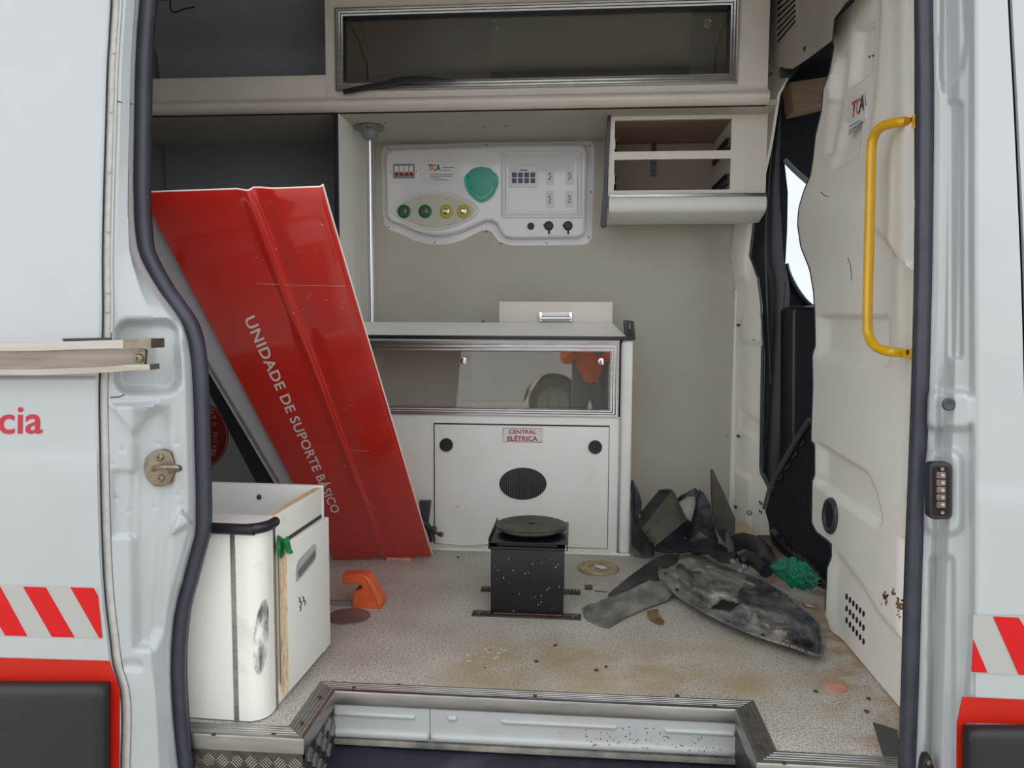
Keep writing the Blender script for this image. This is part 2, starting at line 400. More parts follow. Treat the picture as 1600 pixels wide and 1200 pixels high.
def frame4(mb, x0, x1, z0, z1, ix0, ix1, iz0, iz1, y0, y1, ribs=3):     # mitred picture frame facing -Y with grooves across its width
    n = ribs*2
    prof = [(0.0, 0.0)] + [((i+0.5)/(n), (0.0022 if i % 2 else 0.0)) for i in range(n)] + [(1.0, 0.0)]
    O = [(x0, z0), (x1, z0), (x1, z1), (x0, z1)]; I = [(ix0, iz0), (ix1, iz0), (ix1, iz1), (ix0, iz1)]
    def ring(t, y): return [mb.bm.verts.new((O[k][0]+(I[k][0]-O[k][0])*t, y, O[k][1]+(I[k][1]-O[k][1])*t)) for k in range(4)]
    rings = [ring(0, y1)] + [ring(t, y0+d) for t, d in prof] + [ring(1, y1)]
    rings.append(rings[0])
    for A, B in zip(rings, rings[1:]):
        for k in range(4): mb.bm.faces.new((A[k], A[(k+1) % 4], B[(k+1) % 4], B[k]))
    return mb

YB = 1.50       # outer side of the van
YS = 1.62       # door seal
YW = 3.57       # far side wall
YC = 3.13       # front of the base cabinet
YO = 3.03       # front of the overhead lockers
XB = 0.80       # bulkhead
YF = 1.635; SX0, SX1, SY = -0.612, 0.402, 1.866     # step well

# ================================================================== SETTING
mb = MB(); mb.quad((-40, -40, -0.5), (40, -40, -0.5), (40, 40, -0.5), (-40, 40, -0.5)); struct('ground', mb, 'concrete_yard')
# floor with the step well cut out
mb = MB(); pts = [(-2.0, YF, 0), (SX0, YF, 0), (SX0, SY, 0), (SX1, SY, 0), (SX1, YF, 0), (1.05, YF, 0), (1.05, 3.6, 0), (-2.0, 3.6, 0)]
mb.prism(pts, (0, 0, -0.03)); struct('floor', mb, 'floor_vinyl')
struct('wall_back', MB().box(-2.0, 0.82, YW, YW+0.03, 0, 2.36), 'wall_lining')
struct('wall_left', MB().box(-2.03, -1.96, 1.62, YW, 0, 2.36), 'niche_lining')
struct('ceiling', MB().box(-2.03, 1.9, 1.5, 3.66, 2.36, 2.40), 'wall_lining')
# screws and marks on the far wall
def fwscrew(px, py, r=0.006):
    c = P(px, py, YW); return MB().lathe(c, (0, -1, 0), [(r, 0), (r*0.8, 0.002), (0, 0.0025)], 10)
wb = bpy.data.objects['wall_back']
for x, y in ((1131, 546), (1136, 682), (829, 499), (669, 486)): struct('screw', fwscrew(x, y), 'aluminium_worn', wb)
# edge strip where far wall meets the bulkhead
x0, x1, z0, z1 = rect(1143, 452, 1151, 826, 3.55); struct('trim_1', MB().box(x0, x1, 3.54, YW, 0, z1, 0.003), 'bulkhead_paint')

# ---- outer bodywork, left of the opening -------------------------------------------------
edgeL = curve([(-700, 178), (0, 172), (100, 166), (200, 163), (300, 160), (400, 158), (520, 158), (600, 153), (700, 154), (800, 156), (900, 160), (950, 164), (1000, 170), (1040, 175), (1080, 186), (1200, 187), (1500, 188)])
sealLa = [(-120, 240), (0, 230), (50, 226), (100, 223.5), (200, 221.5), (300, 220.5), (375, 225), (400, 231), (450, 258), (500, 293), (525, 303), (550, 308), (600, 312.5), (700, 315.5), (800, 317.5), (835, 316), (850, 312), (900, 299), (950, 286), (1000, 280), (1050, 278.5), (1100, 280.5), (1150, 284.5), (1200, 290), (1330, 306)]
sealL = curve(sealLa)
def ybase_left(px, py):
    e = edgeL(py); s = sealL(py)
    prof = [(e-3, YB), (e+1, YB+0.004), (e+3, YB+0.020), (e+13, YB+0.022), (e+17, YB+0.010), (e+24, YB+0.012), ((e+s)/2+10, YB+0.03), (s-24, YB+0.058), (s-13, YB+0.085), (s-10, YS+0.004), (s+9, YS+0.02)]
    return lin(prof)(px)
def relief_left(px, py):
    d = 0
    d += 0.030*rr(px, py, 183, 503, 279, 612, 20, 14)*(1 if px > edgeL(py)+4 else 0)      # pocket at the rail end
    d += 0.020*pl(px, py, [(214, 646), (262, 640), (266, 770), (250, 980), (236, 1010), (214, 1010), (210, 800)], 24)
    d -= 0.014*pl(px, py, [(172, 633), (246, 631), (209, 678)], 9)
    d += 0.016*pl(px, py, [(176, 735), (212, 738), (210, 838), (176, 838)], 8)*0.6
    d -= 0.016*pl(px, py, [(282, 795), (299, 818), (268, 835)], 7)
    d += 0.006*rr(px, py, 192, 1032, 222, 1046, 5, 8)
    for cx, cy in ((178, 725), (181, 777), (247, 693), (242, 791), (279, 773), (277, 691), (200, 799), (192, 702)): d += 0.004*(1-ss(1, 5, math.hypot(px-cx, py-cy)))
    if px < edgeL(py)-1:
        d -= 0.004*ss(690, 745, py) + 0.0  # shoulder crease of the body side
        if py > 586 and py < 589: d += 0.006
    return d
def left_cols():
    us = [-520, -300, -100, -40] + list(range(0, 140, 20)) + list(range(140, 330, 3)); return us
def sheet(xs_of, ys, pos):
    mb = MB(); V = [[mb.bm.verts.new(pos(x, y)) for x in xs_of(y)] for y in ys]
    for A, B in zip(V, V[1:]):
        for i in range(len(A)-1): mb.bm.faces.new((A[i], B[i], B[i+1], A[i+1]))
    return mb
ysL = [-640, -400, -250, -150, -80] + list(range(-40, 1240, 4)) + [1280, 1350, 1430, 1500]
def xsL(y):
    e = edgeL(y); s = sealL(y)+9
    a = [-560, -300, -100, -40, 0, 40, 80, 110, 130] + [e-6, e-3, e-1, e+1, e+2, e+3, e+8, e+13, e+15, e+17, e+20, e+24]
    k = 44; return a + [e+24+(s-e-24)*(i+1)/k for i in range(k)]
mb = sheet(xsL, ysL, lambda x, y: P(x, y, ybase_left(x, y)+relief_left(x, y)))
WL = solid(face_to(struct('wall_outer_left', mb, 'body_paint', ang=60), (0, -1, 0)), 0.012, -1)
# seam sealer laid in the channel between outer panel and door jamb
mb = sheet(lambda y: [edgeL(y)+a for a in (3.5, 5, 8, 11, 13, 15.5)], list(range(-80, 1240, 4)), lambda x, y: P(x, y, YB+0.010-0.004*math.sin(max(0, min(1, (x-edgeL(y)-3.5)/12))*math.pi)+0.0012*noise.noise(Vector((x*0.2, y*0.08, 0)))))
struct('seam_sealer', mb, 'sealer', WL)
mb = MB().tube([P(edgeL(y)+1.5, y, YB+0.004) for y in range(-80, 1240, 20)], 0.0007, 6, 1, smooth=False); struct('panel_gap', mb, 'line_dark', WL)
mb = MB().tube([P(edgeL(y)+17, y, YB+0.008) for y in range(-80, 525, 20)], 0.0022, 6, 1, smooth=False); struct('channel_edge', mb, 'jamb_paint', WL)
for y in (81, 173, 268, 361, 457, 487): struct('spot_mark', MB().tube([P(edgeL(y)+6, y+1, YB+0.005), P(edgeL(y)+9, y+1.5, YB+0.004), P(edgeL(y)+12, y-0.5, YB+0.005)], 0.0012, 6, 2), 'pole_metal', WL)
# hairline steps where panels meet
def hair(pts, Y, r=0.0008): return MB().tube([P(x, y, Y) for x, y in pts], r, 6, 2, smooth=False)
mb = MB()
for pts in ([(178, 156), (190, 160), (210, 163)],): mb.tube([P(x, y, ybase_left(x, y)-0.001) for x, y in pts], 0.001, 6, 3)
mb.tube([P(x, y, ybase_left(x, y)+relief_left(x, y)-0.001) for x, y in ((172, 621), (186, 620), (195, 616))], 0.001, 6, 3)
struct('panel_seam', mb, 'line_dark', WL)
# retro-reflective tape, one piece of the panel each
T = YB-0.0045
def decal(pts, m, parent, name, Y=None, th=0.0012, label=None):
    return part(name, MB().prism(onY(pts, YB-0.0052 if Y is None else Y), (0, th, 0)), m, parent, label)
decal([(-120, 911), (153, 917), (158, 997), (-120, 992)], 'tape_silver', WL, 'reflective_tape', YB-0.0052, label='silver reflective tape along the lower body side')
S2 = YB-0.0062
for q in ([(-111, 916), (-75, 917), (-33, 992), (-67, 992)], [(-37, 917), (0, 917), (42, 994), (8, 993)], [(36, 917), (71, 918), (116, 996), (81, 995)], [(110, 918), (146, 919), (153, 932), (159, 997), (155, 997)]):
    decal(q, 'red_vinyl', WL, 'red_stripe', S2, label='slanted red stripe on the reflective tape')
decal([(-400, 1022), (0, 1028), (171, 1033), (175, 1045), (187, 1078), (186, 1300), (172, 1300), (172, 1066), (-400, 1058)], 'orange_band', WL, 'red_band', YB-0.006, label='orange-red painted band above the black moulding')
text('ambulância', P(-218, 680, YB-0.0012), P(66, 678, YB-0.0012), P(-218, 636, YB-0.0012), 'lettering_red', WL, bold=0.012, label='red lettering of which only the end shows')
# black lower moulding
def mould(px0, px1, y0, Y, rightend=True):
    def pos(u, v):
        px = px0+(px1-px0)*u; py = y0+(1500-y0)*v
        b = 0.040*math.sqrt(max(0, 1-(1-min(1, v*16))**2))
        e = (px1-px) if rightend else (px-px0)
        b *= math.sqrt(max(0, 1-(1-min(1, e/26))**2))
        return P(px, py, Y-0.004-b)
    def warp(f): return f
    mb = MB(); us = [0, .2, .4, .6, .75, .85, .9, .93, .95, .96, .97, .98, .988, .994, .998, 1]
    if not rightend: us = [1-u for u in reversed(us)]
    vs = [0, .002, .005, .01, .016, .024, .034, .046, .063, .1, .3, .6, 1]
    V = [[mb.bm.verts.new(pos(u, v)) for u in us] for v in vs]
    for A, B in zip(V, V[1:]):
        for i in range(len(A)-1): mb.bm.faces.new((A[i], B[i], B[i+1], A[i+1]))
    return mb
part('lower_moulding', mould(-560, 173, 1064, YB), 'moulding_plastic', WL, 'black plastic lower side moulding', ang=60)

# ---- outer bodywork, right of the opening ------------------------------------------------
sealR = curve([(-120, 1447), (0, 1445), (150, 1446.5), (300, 1445.5), (450, 1443.5), (600, 1439.5), (750, 1434), (900, 1428), (1050, 1423.5), (1200, 1418.5), (1330, 1415)])
gapR = curve([(-700, 1556), (0, 1576), (150, 1584), (300, 1591), (450, 1597), (640, 1602), (900, 1608), (1200, 1612), (1500, 1614)])
def ybase_right(px, py):
    s = sealR(py); k = ss(560, 640, py)
    j = 1515-12*ss(900, 1200, py)
    prof = [(s-9, YS+0.03), (s+10, YS+0.008), (s+13, YS-0.018), (s+24, YS-0.030), (s+34, YS-0.035+0.01*k), (s+44, YB+0.062), (s+52, YB+0.045), (j, YB+0.028), (j+7, YB+0.006), (j+14, YB)]
    prof = sorted(prof)
    return lin(prof)(px)
def relief_right(px, py):
    d = 0
    d += 0.016*pl(px, py, [(1472, -60), (1505, -60), (1512, 60), (1503, 110), (1475, 145), (1470, 120)], 9)
    d += 0.010*rr(px, py, 1484, 160, 1503, 560, 6, 8)
    d -= 0.022*rr(px, py, 1446, 612, 1518, 670, 14, 12)
    d -= 0.018*rr(px, py, 1444, 704, 1502, 834, 18, 14)
    d += 0.012*rr(px, py, 1452, 870, 1490, 1300, 8, 12)
    if px > 1522: d -= 0.004*ss(745, 800, py)
    return d
def xsR(y):
    s = sealR(y)-9; g = gapR(y)-1.5; k = 46
    return [s+(1535-s)*i/k for i in range(k+1)] + [1535+(g-1535)*i/4 for i in range(1, 5)]
mb = sheet(xsR, ysL, lambda x, y: P(x, y, ybase_right(x, y)+relief_right(x, y)))
for V in (): pass
WR = solid(face_to(struct('wall_outer_right', mb, 'body_paint', ang=60), (0, -1, 0)), 0.012, -1)
# front cab door beyond the gap, with dark gap strip behind
def xsD(y): g = gapR(y)+1.5; return [g, g+4, g+60, g+200, g+420]
mb = sheet(xsD, ysL[::3], lambda x, y: P(x, y, YB+(0.008 if x < gapR(y)+3 else 0)-0.004*ss(745, 800, y)))
DR = solid(face_to(struct('door_1', mb, 'body_paint', ang=60), (0, -1, 0)), 0.02, -1)
mb = sheet(lambda y: [gapR(y)-12, gapR(y)+12], ysL[::3], lambda x, y: P(x, y, YB+0.03)); part('door_gap_seal', mb, 'black_trim', WR)
decal([(1521, 961), (1601, 962), (1602, 1055), (1519, 1051)], 'tape_silver', WR, 'reflective_tape', YB-0.006)
decal([(1552, 963.5), (1592, 965.5), (1604, 985), (1605, 1055), (1592, 1054.5)], 'red_vinyl', WR, 'red_stripe', S2-0.001, label='slanted red stripe on the reflective tape')
decal([(1521, 999), (1543, 1051), (1518, 1050)], 'red_vinyl', WR, 'red_stripe', S2-0.001, label='slanted red stripe on the reflective tape')
decal([(1504, 1089), (1608, 1094), (1608, 1132), (1512, 1129), (1503, 1140), (1503, 1300), (1494, 1300), (1495, 1130)], 'orange_band', WR, 'red_band', YB-0.006)
def mouldR():
    return mould(1503, 2000, 1132, YB, False)
part('lower_moulding', mouldR(), 'moulding_plastic', DR, 'black plastic lower side moulding', ang=60)
# header above the door opening
struct('wall_outer_top', MB().box(-1.9, 1.5, 1.50, 1.64, 2.29, 2.44, 0.03), 'body_paint')
struct('wall_outer_lower', MB().box(SX0-0.4, SX1+0.5, 1.56, 1.60, -0.45, -0.26, 0.01), 'moulding_plastic')

# ---- rubber seal round the opening -------------------------------------------------------
tl = [P(x, y, YS) for y, x in reversed(sealLa)]
zt = 2.26
topL = tl[-1]; topR = P(1447, -120, YS)
pts = tl + [Vector((topL.x+0.005, YS, 2.0)), Vector((topL.x+0.01, YS, 2.16)), Vector((topL.x+0.05, YS, zt-0.02)), Vector((topL.x+0.14, YS, zt)), Vector((topR.x-0.14, YS, zt)), Vector((topR.x-0.04, YS, zt-0.03)), Vector((topR.x+0.01, YS, 2.16)), Vector((topR.x+0.005, YS, 2.0))]
pts += [P(sealR(y), y, YS) for y in (-120, 0, 150, 300, 450, 600, 750, 900, 1050, 1200, 1330)]
sl_ = thing('door_seal', 'dark rubber weather seal running round the open side doorway', 'seal', (0, YS, -0.2))
part('bulb', MB().tube(pts, 0.0168, 14, 5), 'rubber', sl_)
part('lip', MB().tube([p+Vector((0, 0.016, 0)) for p in pts], 0.0125, 10, 4), 'black_trim', sl_)

# ---- sliding door rail on the left --------------------------------------------------------
dr = thing('door_rail', 'worn steel sliding door rail ending in a bolted bracket, far left', 'rail', P(100, 585, YB-0.02))
def lipbar(pp, h, d0, d1, bv=0.0018):     # bar following pixel points [(x, ytop)], height h px, from depth d0 to d1
    mb = MB(); k = len(pp)
    a = [P(x, y, YB+d0) for x, y in pp]; b = [P(x, y+h, YB+d0) for x, y in pp]
    a2 = [p+Vector((0, d1-d0, 0)) for p in a]; b2 = [p+Vector((0, d1-d0, 0)) for p in b]
    R = [a, b, b2, a2]; VV = [[mb.bm.verts.new(p) for p in r] for r in R]
    for j in range(4):
        A, B = VV[j], VV[(j+1) % 4]
        for i in range(k-1): mb.bm.faces.new((A[i], A[i+1], B[i+1], B[i]))
    mb.bm.faces.new([VV[j][0] for j in range(4)]); mb.bm.faces.new([VV[j][-1] for j in reversed(range(4))])
    bmesh.ops.bevel(mb.bm, geom=[e for e in mb.bm.edges if e.calc_face_angle(0) > 1], offset=bv, segments=3, affect='EDGES')
    return mb
rail_top = [(-560, 538), (-100, 536), (0, 535.5), (60, 535), (120, 533), (170, 531.5), (196, 531.5)]
part('upper_flange', lipbar(rail_top, 13, -0.036, 0.0, 0.005), 'steel', dr)
part('channel_back', lipbar([(x, y+11) for x, y in rail_top]+[(226, 545)], 31, -0.004, 0.004), 'steel_shaded', dr)
part('lower_flange', lipbar([(-560, 578), (-100, 577), (0, 577), (60, 577), (120, 575), (170, 573), (200, 570), (234, 569)], 9, -0.036, 0.0, 0.004), 'steel', dr)
part('end_bracket', lipbar([(192, 530.5), (206, 529.5), (222, 529), (236, 529)], 15, -0.040, 0.010), 'zinc', dr)
part('bracket_plate', MB().prism(onY([(206, 551), (227, 547), (225, 569), (208, 570)], YB-0.016), (0, 0.01, 0), 0.001), 'zinc', dr)
c = P(217, 560, YB-0.016)
part('bolt', MB().lathe(c, (0, -1, 0), [(0.0095, 0), (0.0095, 0.004), (0.006, 0.006), (0.0035, 0.006), (0.0035, 0.003), (0, 0.003)], 20), 'zinc', dr)
part('slot_cover', MB().prism(onY([(96, 529), (172, 527.5), (172, 533), (100, 534)], YB-0.006), (0, 0.006, 0), 0.001), 'line_dark', dr)

def seat_y(f, g, x0, y0, x1, y1): return min(f(x, y)+g(x, y) for x in (x0, (x0+x1)/2, x1) for y in (y0, (y0+y1)/2, y1))
# ---- door striker ------------------------------------------------------------------------
yp = seat_y(ybase_left, relief_left, 228, 706, 270, 758)
st = thing('door_striker', 'zinc plated door striker loop bolted to left door jamb', 'striker', P(247, 760, yp))
part('striker_plate', MB().prism(onY([(224, 731), (227, 716), (238, 705), (252, 702.5), (265, 707), (270, 722), (271, 740), (265, 756), (252, 760.5), (240, 760), (228, 748)], yp-0.008), (0, 0.012, 0), 0.002), 'zinc', st)
for x, y in ((250, 715), (251.5, 747)):
    part('bolt', MB().lathe(P(x, y, yp-0.008), (0, -1, 0), [(0.0075, 0), (0.0075, 0.003), (0.0055, 0.005), (0.0033, 0.005), (0.0033, 0.002), (0, 0.002)], 18), 'zinc', st)
part('loop', MB().tube([P(240, 733, yp-0.006), P(242, 731, yp-0.022), P(256, 730, yp-0.042), P(270, 730, yp-0.05), P(279, 731, yp-0.045), P(279, 733.5, yp-0.03), P(266, 735, yp-0.012)], 0.0058, 10, 5), 'zinc', st)

# ---- marker light, plug and catch on the right pillar --------------------------------------
ym = seat_y(ybase_right, relief_right, 1454, 725, 1487, 810)+0.004
ml = thing('marker_light', 'black oblong marker light with five clear cells on white pillar', 'light', P(1470, 812, ym))
part('bezel', MB().prism(onY(rrect(1452, 723, 1489, 812, 9), ym-0.018), (0, 0.02, 0), 0.004), 'black_plastic', ml)
part('recess', MB().prism(onY(rrect(1458, 729, 1484, 806, 6), ym-0.0195), (0, 0.002, 0)), 'hole', ml)
for i in range(5):
    cy = 743+i*11.5
    f = part('lens_cell', MB().prism(onY(rrect(1464, cy-5, 1478, cy+5, 2), ym-0.024), (0, 0.005, 0), 0.0012), 'led_lens', ml)
    part('led', MB().lathe(P(1473, cy, ym-0.0245), (0, -1, 0), [(0.0035, 0), (0.0028, 0.002), (0, 0.003)], 14), 'led_dim', f)
for cy in (732.5, 800.5): part('screw', MB().lathe(P(1472, cy, ym-0.02), (0, -1, 0), [(0.004, 0), (0.0035, 0.002), (0.0015, 0.002), (0, 0.001)], 14), 'zinc', ml)
yq = seat_y(ybase_right, relief_right, 1474, 624, 1490, 640)+0.001
solo('rubber_plug', MB().lathe(P(1482, 632, yq), (0, -1, 0), [(0.0125, 0), (0.012, 0.003), (0.009, 0.0045), (0.004, 0.003), (0, 0.003)], 24), 'rubber', 'small round dark rubber plug above the marker light', 'plug')
yc = seat_y(ybase_right, relief_right, 1443, 1183, 1462, 1210)
ct = thing('door_bumper', 'small black bolted bumper low on right pillar', 'bumper', P(1452, 1215, yc))
part('bumper_body', MB().prism(onY([(1443, 1192), (1447, 1183), (1455, 1183), (1459, 1196), (1464, 1215), (1440, 1215)], yc-0.02), (0, 0.02, 0), 0.003), 'black_plastic', ct)
part('bolt', MB().lathe(P(1451, 1191, yc-0.02), (0, -1, 0), [(0.006, 0), (0.005, 0.004), (0, 0.005)], 16), 'zinc', ct)

# ---- bulkhead between cab and rear ---------------------------------------------------------
cutR = lin([(-400, 1336), (0, 1336), (30, 1304), (60, 1300), (72, 1304), (112, 1297), (140, 1287), (175, 1284), (212, 1275), (250, 1271), (275, 1267), (298, 1257), (325, 1249), (350, 1247), (385, 1252), (420, 1266), (455, 1272), (490, 1274), (540, 1275), (556, 1270), (600, 1271), (688, 1268), (696, 1274), (742, 1274), (750, 1270), (817, 1269), (832, 1277), (850, 1300), (870, 1300), (888, 1293), (962, 1290), (975, 1295), (1000, 1299), (1130, 1300)])
def xfloor(py):
    lo, hi = 1100, 1500
    if PX(1446, py, XB).z > 0 and PX(1200, py, XB).z > 0: return 0
    for _ in range(24):
        m = (lo+hi)/2
        if PX(m, py, XB).z > 0: hi = m       # farther points have larger pixel height
        else: lo = m
    return hi
def zneg(px, py): return PX(px, py, XB).z
def bulk_pos(px, py):
    d = 0
    e = 12
    d += -0.020+0.020*(1-ss(-14, 14, px - lin([(-100, 1386), (40, 1384), (150, 1376), (240, 1364), (345, 1366), (400, 1412), (430, 1460)])(py))) if py < 430 else 0
    d += 0.018*pl(px, py, [(1337, 48), (1364, 38), (1360, 112), (1329, 134)], 7)
    d += 0.012*pl(px, py, [(1310, 88), (1322, 86), (1322, 110), (1300, 240), (1290, 240)], 7)
    d += 0.012*pl(px, py, [(1322, 190), (1345, 185), (1338, 245), (1298, 268)], 7)
    d -= 0.012*pl(px, py, [(1296, 100), (1307, 96), (1304, 156), (1298, 160)], 6)
    d += 0.018*ss(492, 497, py)*(1-ss(1378, 1390, px))*(1-ss(550, 568, py+0.12*(1300-px)))
    d += 0.016*pl(px, py, [(1262, 684), (1352, 738), (1366, 768), (1376, 812), (1371, 822), (1262, 746)], 5)
    d += 0.010*ss(-6, 6, sdpoly(px, py, [(1200, 860), (1290, 845), (1345, 915), (1370, 960), (1406, 1000), (1408, 700), (1500, 700), (1500, 1300), (1395, 1300), (1385, 1130)])*-1) if py > 840 else 0
    # inner return at the doorway
    d *= ss(0, 12, px-cutR(py))*1.0
    t = ss(1408, 1446, px); d -= 0.012*t
    return PX(px, py, XB-0.003)+Vector((d*1.4, 0, 0))
ysB = [-640, -300, -150, -60] + list(range(-30, 1136, 4))
def xsB(y):
    a = cutR(y)
    if y > 960: a = max(a, xfloor(y))
    a = min(a, 1436); k = 52
    return [a+(1446-a)*i/k for i in range(k+1)]
mb = sheet(xsB, ysB, bulk_pos)
WRI = solid(face_to(struct('wall_right', mb, 'bulkhead_paint', ang=50), (-1, 0, 0)), 0.02, -1)
mb = MB(); pp = [bulk_pos(cutR(y)-1, y)+Vector((0.004, 0, 0)) for y in range(0, 960, 8)]; mb.tube(pp, 0.006, 8, 1, smooth=False); struct('cutout_edge', mb, 'rubber', WRI)
# far strip of the bulkhead, beside the far wall
fl = lin([(-60, 1198), (165, 1200), (178, 1196), (230, 1192), (300, 1183), (335, 1160), (350, 1147), (400, 1142), (445, 1148), (456, 1151), (800, 1147), (840, 1147)])
fr = lin([(-60, 1250), (95, 1243), (125, 1228), (147, 1215), (175, 1211), (220, 1204), (240, 1200), (282, 1190), (325, 1186), (350, 1176), (400, 1170), (435, 1182), (475, 1187), (537, 1191), (600, 1190), (737, 1188), (760, 1200), (840, 1215)])
def far_pos(px, py):
    Y = 3.555-0.0040*(px-1145)
    d = 0.02*rr(px, py, 1158, 497, 1190, 537, 5, 5)*-1 + 0.012*pl(px, py, [(1158, 640), (1192, 662), (1192, 690), (1156, 668)], 4) - 0.03*pl(px, py, [(1150, 735), (1170, 745), (1172, 830), (1150, 830)], 6)
    d += 0.03*pl(px, py, [(1140, 345), (1172, 345), (1166, 440), (1150, 440)], 14)*-1
    d -= 0.02*math.exp(-((px-(fl(py)+fr(py))/2)/14)**2)
    return P(px, py, Y+d)
mb = sheet(lambda y: [fl(y)+(fr(y)-fl(y))*i/18 for i in range(19)], [-200]+list(range(-60, 838, 4)), far_pos)
WR2 = solid(face_to(struct('wall_right_far', mb, 'bulkhead_paint', ang=50), (0, -1, 0)), 0.015, -1)
mb = MB(); pp = [P(fr(y)+1, y, 3.555-0.0040*(fr(y)-1145)+0.004) for y in range(100, 780, 10)]; mb.tube(pp, 0.008, 8, 1, smooth=False); struct('cutout_edge', mb, 'rubber', WR2)
for x, y in ((1154, 508), (1179, 531), (1154, 682), (1150, 793)):
    Y = 3.555-0.0040*(x-1145); struct('screw', MB().lathe(P(x, y, Y-0.03), (0, -1, 0), [(0.006, -0.02), (0.006, 0), (0.004, 0.002), (0, 0.0025)], 10), 'screw_rust', WR2)
struct('rubber_grommet', MB().lathe(P(1171, 801, 3.42), (-0.35, -1, 0), [(0.012, -0.05), (0.012, 0.004), (0.007, 0.006), (0.006, 0.002), (0, 0.001)], 20), 'cast_grey', WR2)
def onX(pts, X): return [PX(x, y, X) for x, y in pts]
def onB(pts, off): return [bulk_pos(x, y)-Vector((off, 0, 0)) for x, y in pts]
# round plug, vents, screws and marks of the bulkhead
g = MB(); ring = onB(circ(1299, 806, 9, 24, 32), 0.002); g.tube(ring+[ring[0]], 0.010, 10, 2); struct('rubber_grommet', g, 'rubber', WRI)
struct('plug', MB().prism(onB(circ(1298, 806, 8, 22, 24), 0.003), (0.01, 0, 0)), 'hole', WRI)
for r in range(3):
    for cidx in range(6):
        px = 1315.5+cidx*5.2; py = 932+cidx*5.4+r*(18.5+cidx*0.6)
        struct('vent_hole', MB().prism(onB(circ(px, py, 1.7, 5.0, 12), 0.0012), (0.003, 0, 0)), 'hole', WRI)
for r in range(2):
    for cidx in range(5): struct('vent_hole', MB().prism(onX(circ(px, 0, 1, 1, 3), XB), (0.001, 0, 0)) if False else MB().prism([P(x, y, 3.36) for x, y in circ(1187+cidx*3, 785+cidx*2+r*14, 0.9, 3, 8)], (0, 0.003, 0)), 'hole', WR2)
for x, y in ((1344.5, 89), (1350, 87.5)): struct('drill_hole', MB().prism(onB(circ(x, y, 1, 2.2, 10), 0.001), (0.004, 0, 0)), 'hole', WRI)
for pts in ([(1325, 403), (1329, 415), (1331, 438)], [(1283, 300), (1288, 305), (1294, 307)]): struct('scratch', MB().tube(onB(pts, 0.0005), 0.0012, 6, 4), 'line_dark', WRI)
random.seed(21); mb = MB()
for cx, cy, rx, ry, n_ in ((1383, 932, 5, 12, 26), (1404, 948, 6, 14, 34), (1396, 926, 3, 6, 8)):
    for k in range(n_):
        x, y = random.gauss(cx, rx*0.45), random.gauss(cy, ry*0.45); r_ = random.uniform(0.5, 1.6); mb.prism(onB(circ(x, y, r_*0.8, r_*1.6, 7), 0.0008), (0.001, 0, 0))
struct('rust_specks', mb, 'rust', WRI)['kind'] = 'stuff'
# sticker
stk = thing('builder_sticker', 'narrow white sticker with TCA letters, high on the white bulkhead', 'sticker', PX(1340, 210, XB-0.022))
XS = min(p.x for p in onB([(1326, 153), (1354, 144), (1352, 186), (1326, 213), (1340, 175), (1335, 195)], 0.002))
part('backing', MB().prism(onX([(1326, 153), (1354, 144), (1352, 186), (1326, 213)], XS), (0.0015, 0, 0)), 'label_paper', stk)
for ch, q, m in (('T', [(1329, 186), (1337, 181), (1331, 160)], 'tca_red'), ('C', [(1337, 182), (1344, 177), (1338, 156)], 'tca_orange'), ('A', [(1341, 178), (1350, 171), (1343, 152)], 'slate')):
    text(ch, *onX(q, XS-0.001), m, stk, bold=0.03)
for pts in ([(1327, 198), (1344, 188)], [(1326, 205), (1347, 190)], [(1326, 210), (1330, 205), (1333, 205), (1336, 200), (1343, 196), (1348, 190)], [(1352, 148), (1353, 165)]): part('print_line', MB().tube(onX(pts, XS-0.0008), 0.001, 6, 1, smooth=False), 'print_grey', stk)

# ---- cab seen through the cut-out ------------------------------------------------------------
YD = 3.62
mb = MB(); mb.box(0.9, 3.0, YD-0.1, YD+0.2, -0.3, -0.25)
def slabY(pts, Y, d=0.02): return MB().prism(onY(pts, Y), (0, d, 0))
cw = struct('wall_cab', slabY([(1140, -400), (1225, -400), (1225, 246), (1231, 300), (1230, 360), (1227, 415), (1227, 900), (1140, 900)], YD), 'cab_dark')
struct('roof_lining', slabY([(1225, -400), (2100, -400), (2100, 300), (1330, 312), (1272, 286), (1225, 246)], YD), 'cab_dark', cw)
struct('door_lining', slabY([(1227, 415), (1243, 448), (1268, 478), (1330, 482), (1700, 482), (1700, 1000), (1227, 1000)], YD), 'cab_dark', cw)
struct('window_trim', MB().tube(onY([(1226, 250), (1246, 270), (1272, 291), (1300, 302)], YD-0.012), 0.012, 8, 4), 'cab_trim', cw)
struct('window_trim', MB().tube(onY([(1228, 412), (1234, 432), (1250, 460), (1270, 480), (1300, 486)], YD-0.012), 0.012, 8, 4), 'black_trim', cw)
struct('window_ledge', slabY([(1233, 482), (1275, 476), (1275, 489), (1234, 492)], YD-0.06, 0.03), 'cab_trim', cw)
struct('window_1', MB().box(P(1222, 300, YD).x, P(1420, 300, YD).x, YD+0.012, YD+0.016, P(1250, 490, YD).z, P(1250, 240, YD).z), 'glass_cab')
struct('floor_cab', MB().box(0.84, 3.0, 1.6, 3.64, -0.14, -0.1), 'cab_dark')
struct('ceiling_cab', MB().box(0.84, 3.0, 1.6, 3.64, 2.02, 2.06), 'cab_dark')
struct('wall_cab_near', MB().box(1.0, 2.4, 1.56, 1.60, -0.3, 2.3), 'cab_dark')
sh = thing('overhead_shelf', 'grey-brown shelf high in the dark cab behind the cut-out', 'shelf', (1.2, 3.3, 1.9))
part('shelf_board', MB().prism(onY([(1234, 128), (1300, 118), (1300, 160), (1268, 168), (1240, 174)], 3.35), (0, 0.12, 0), 0.006), 'ply_dark', sh)
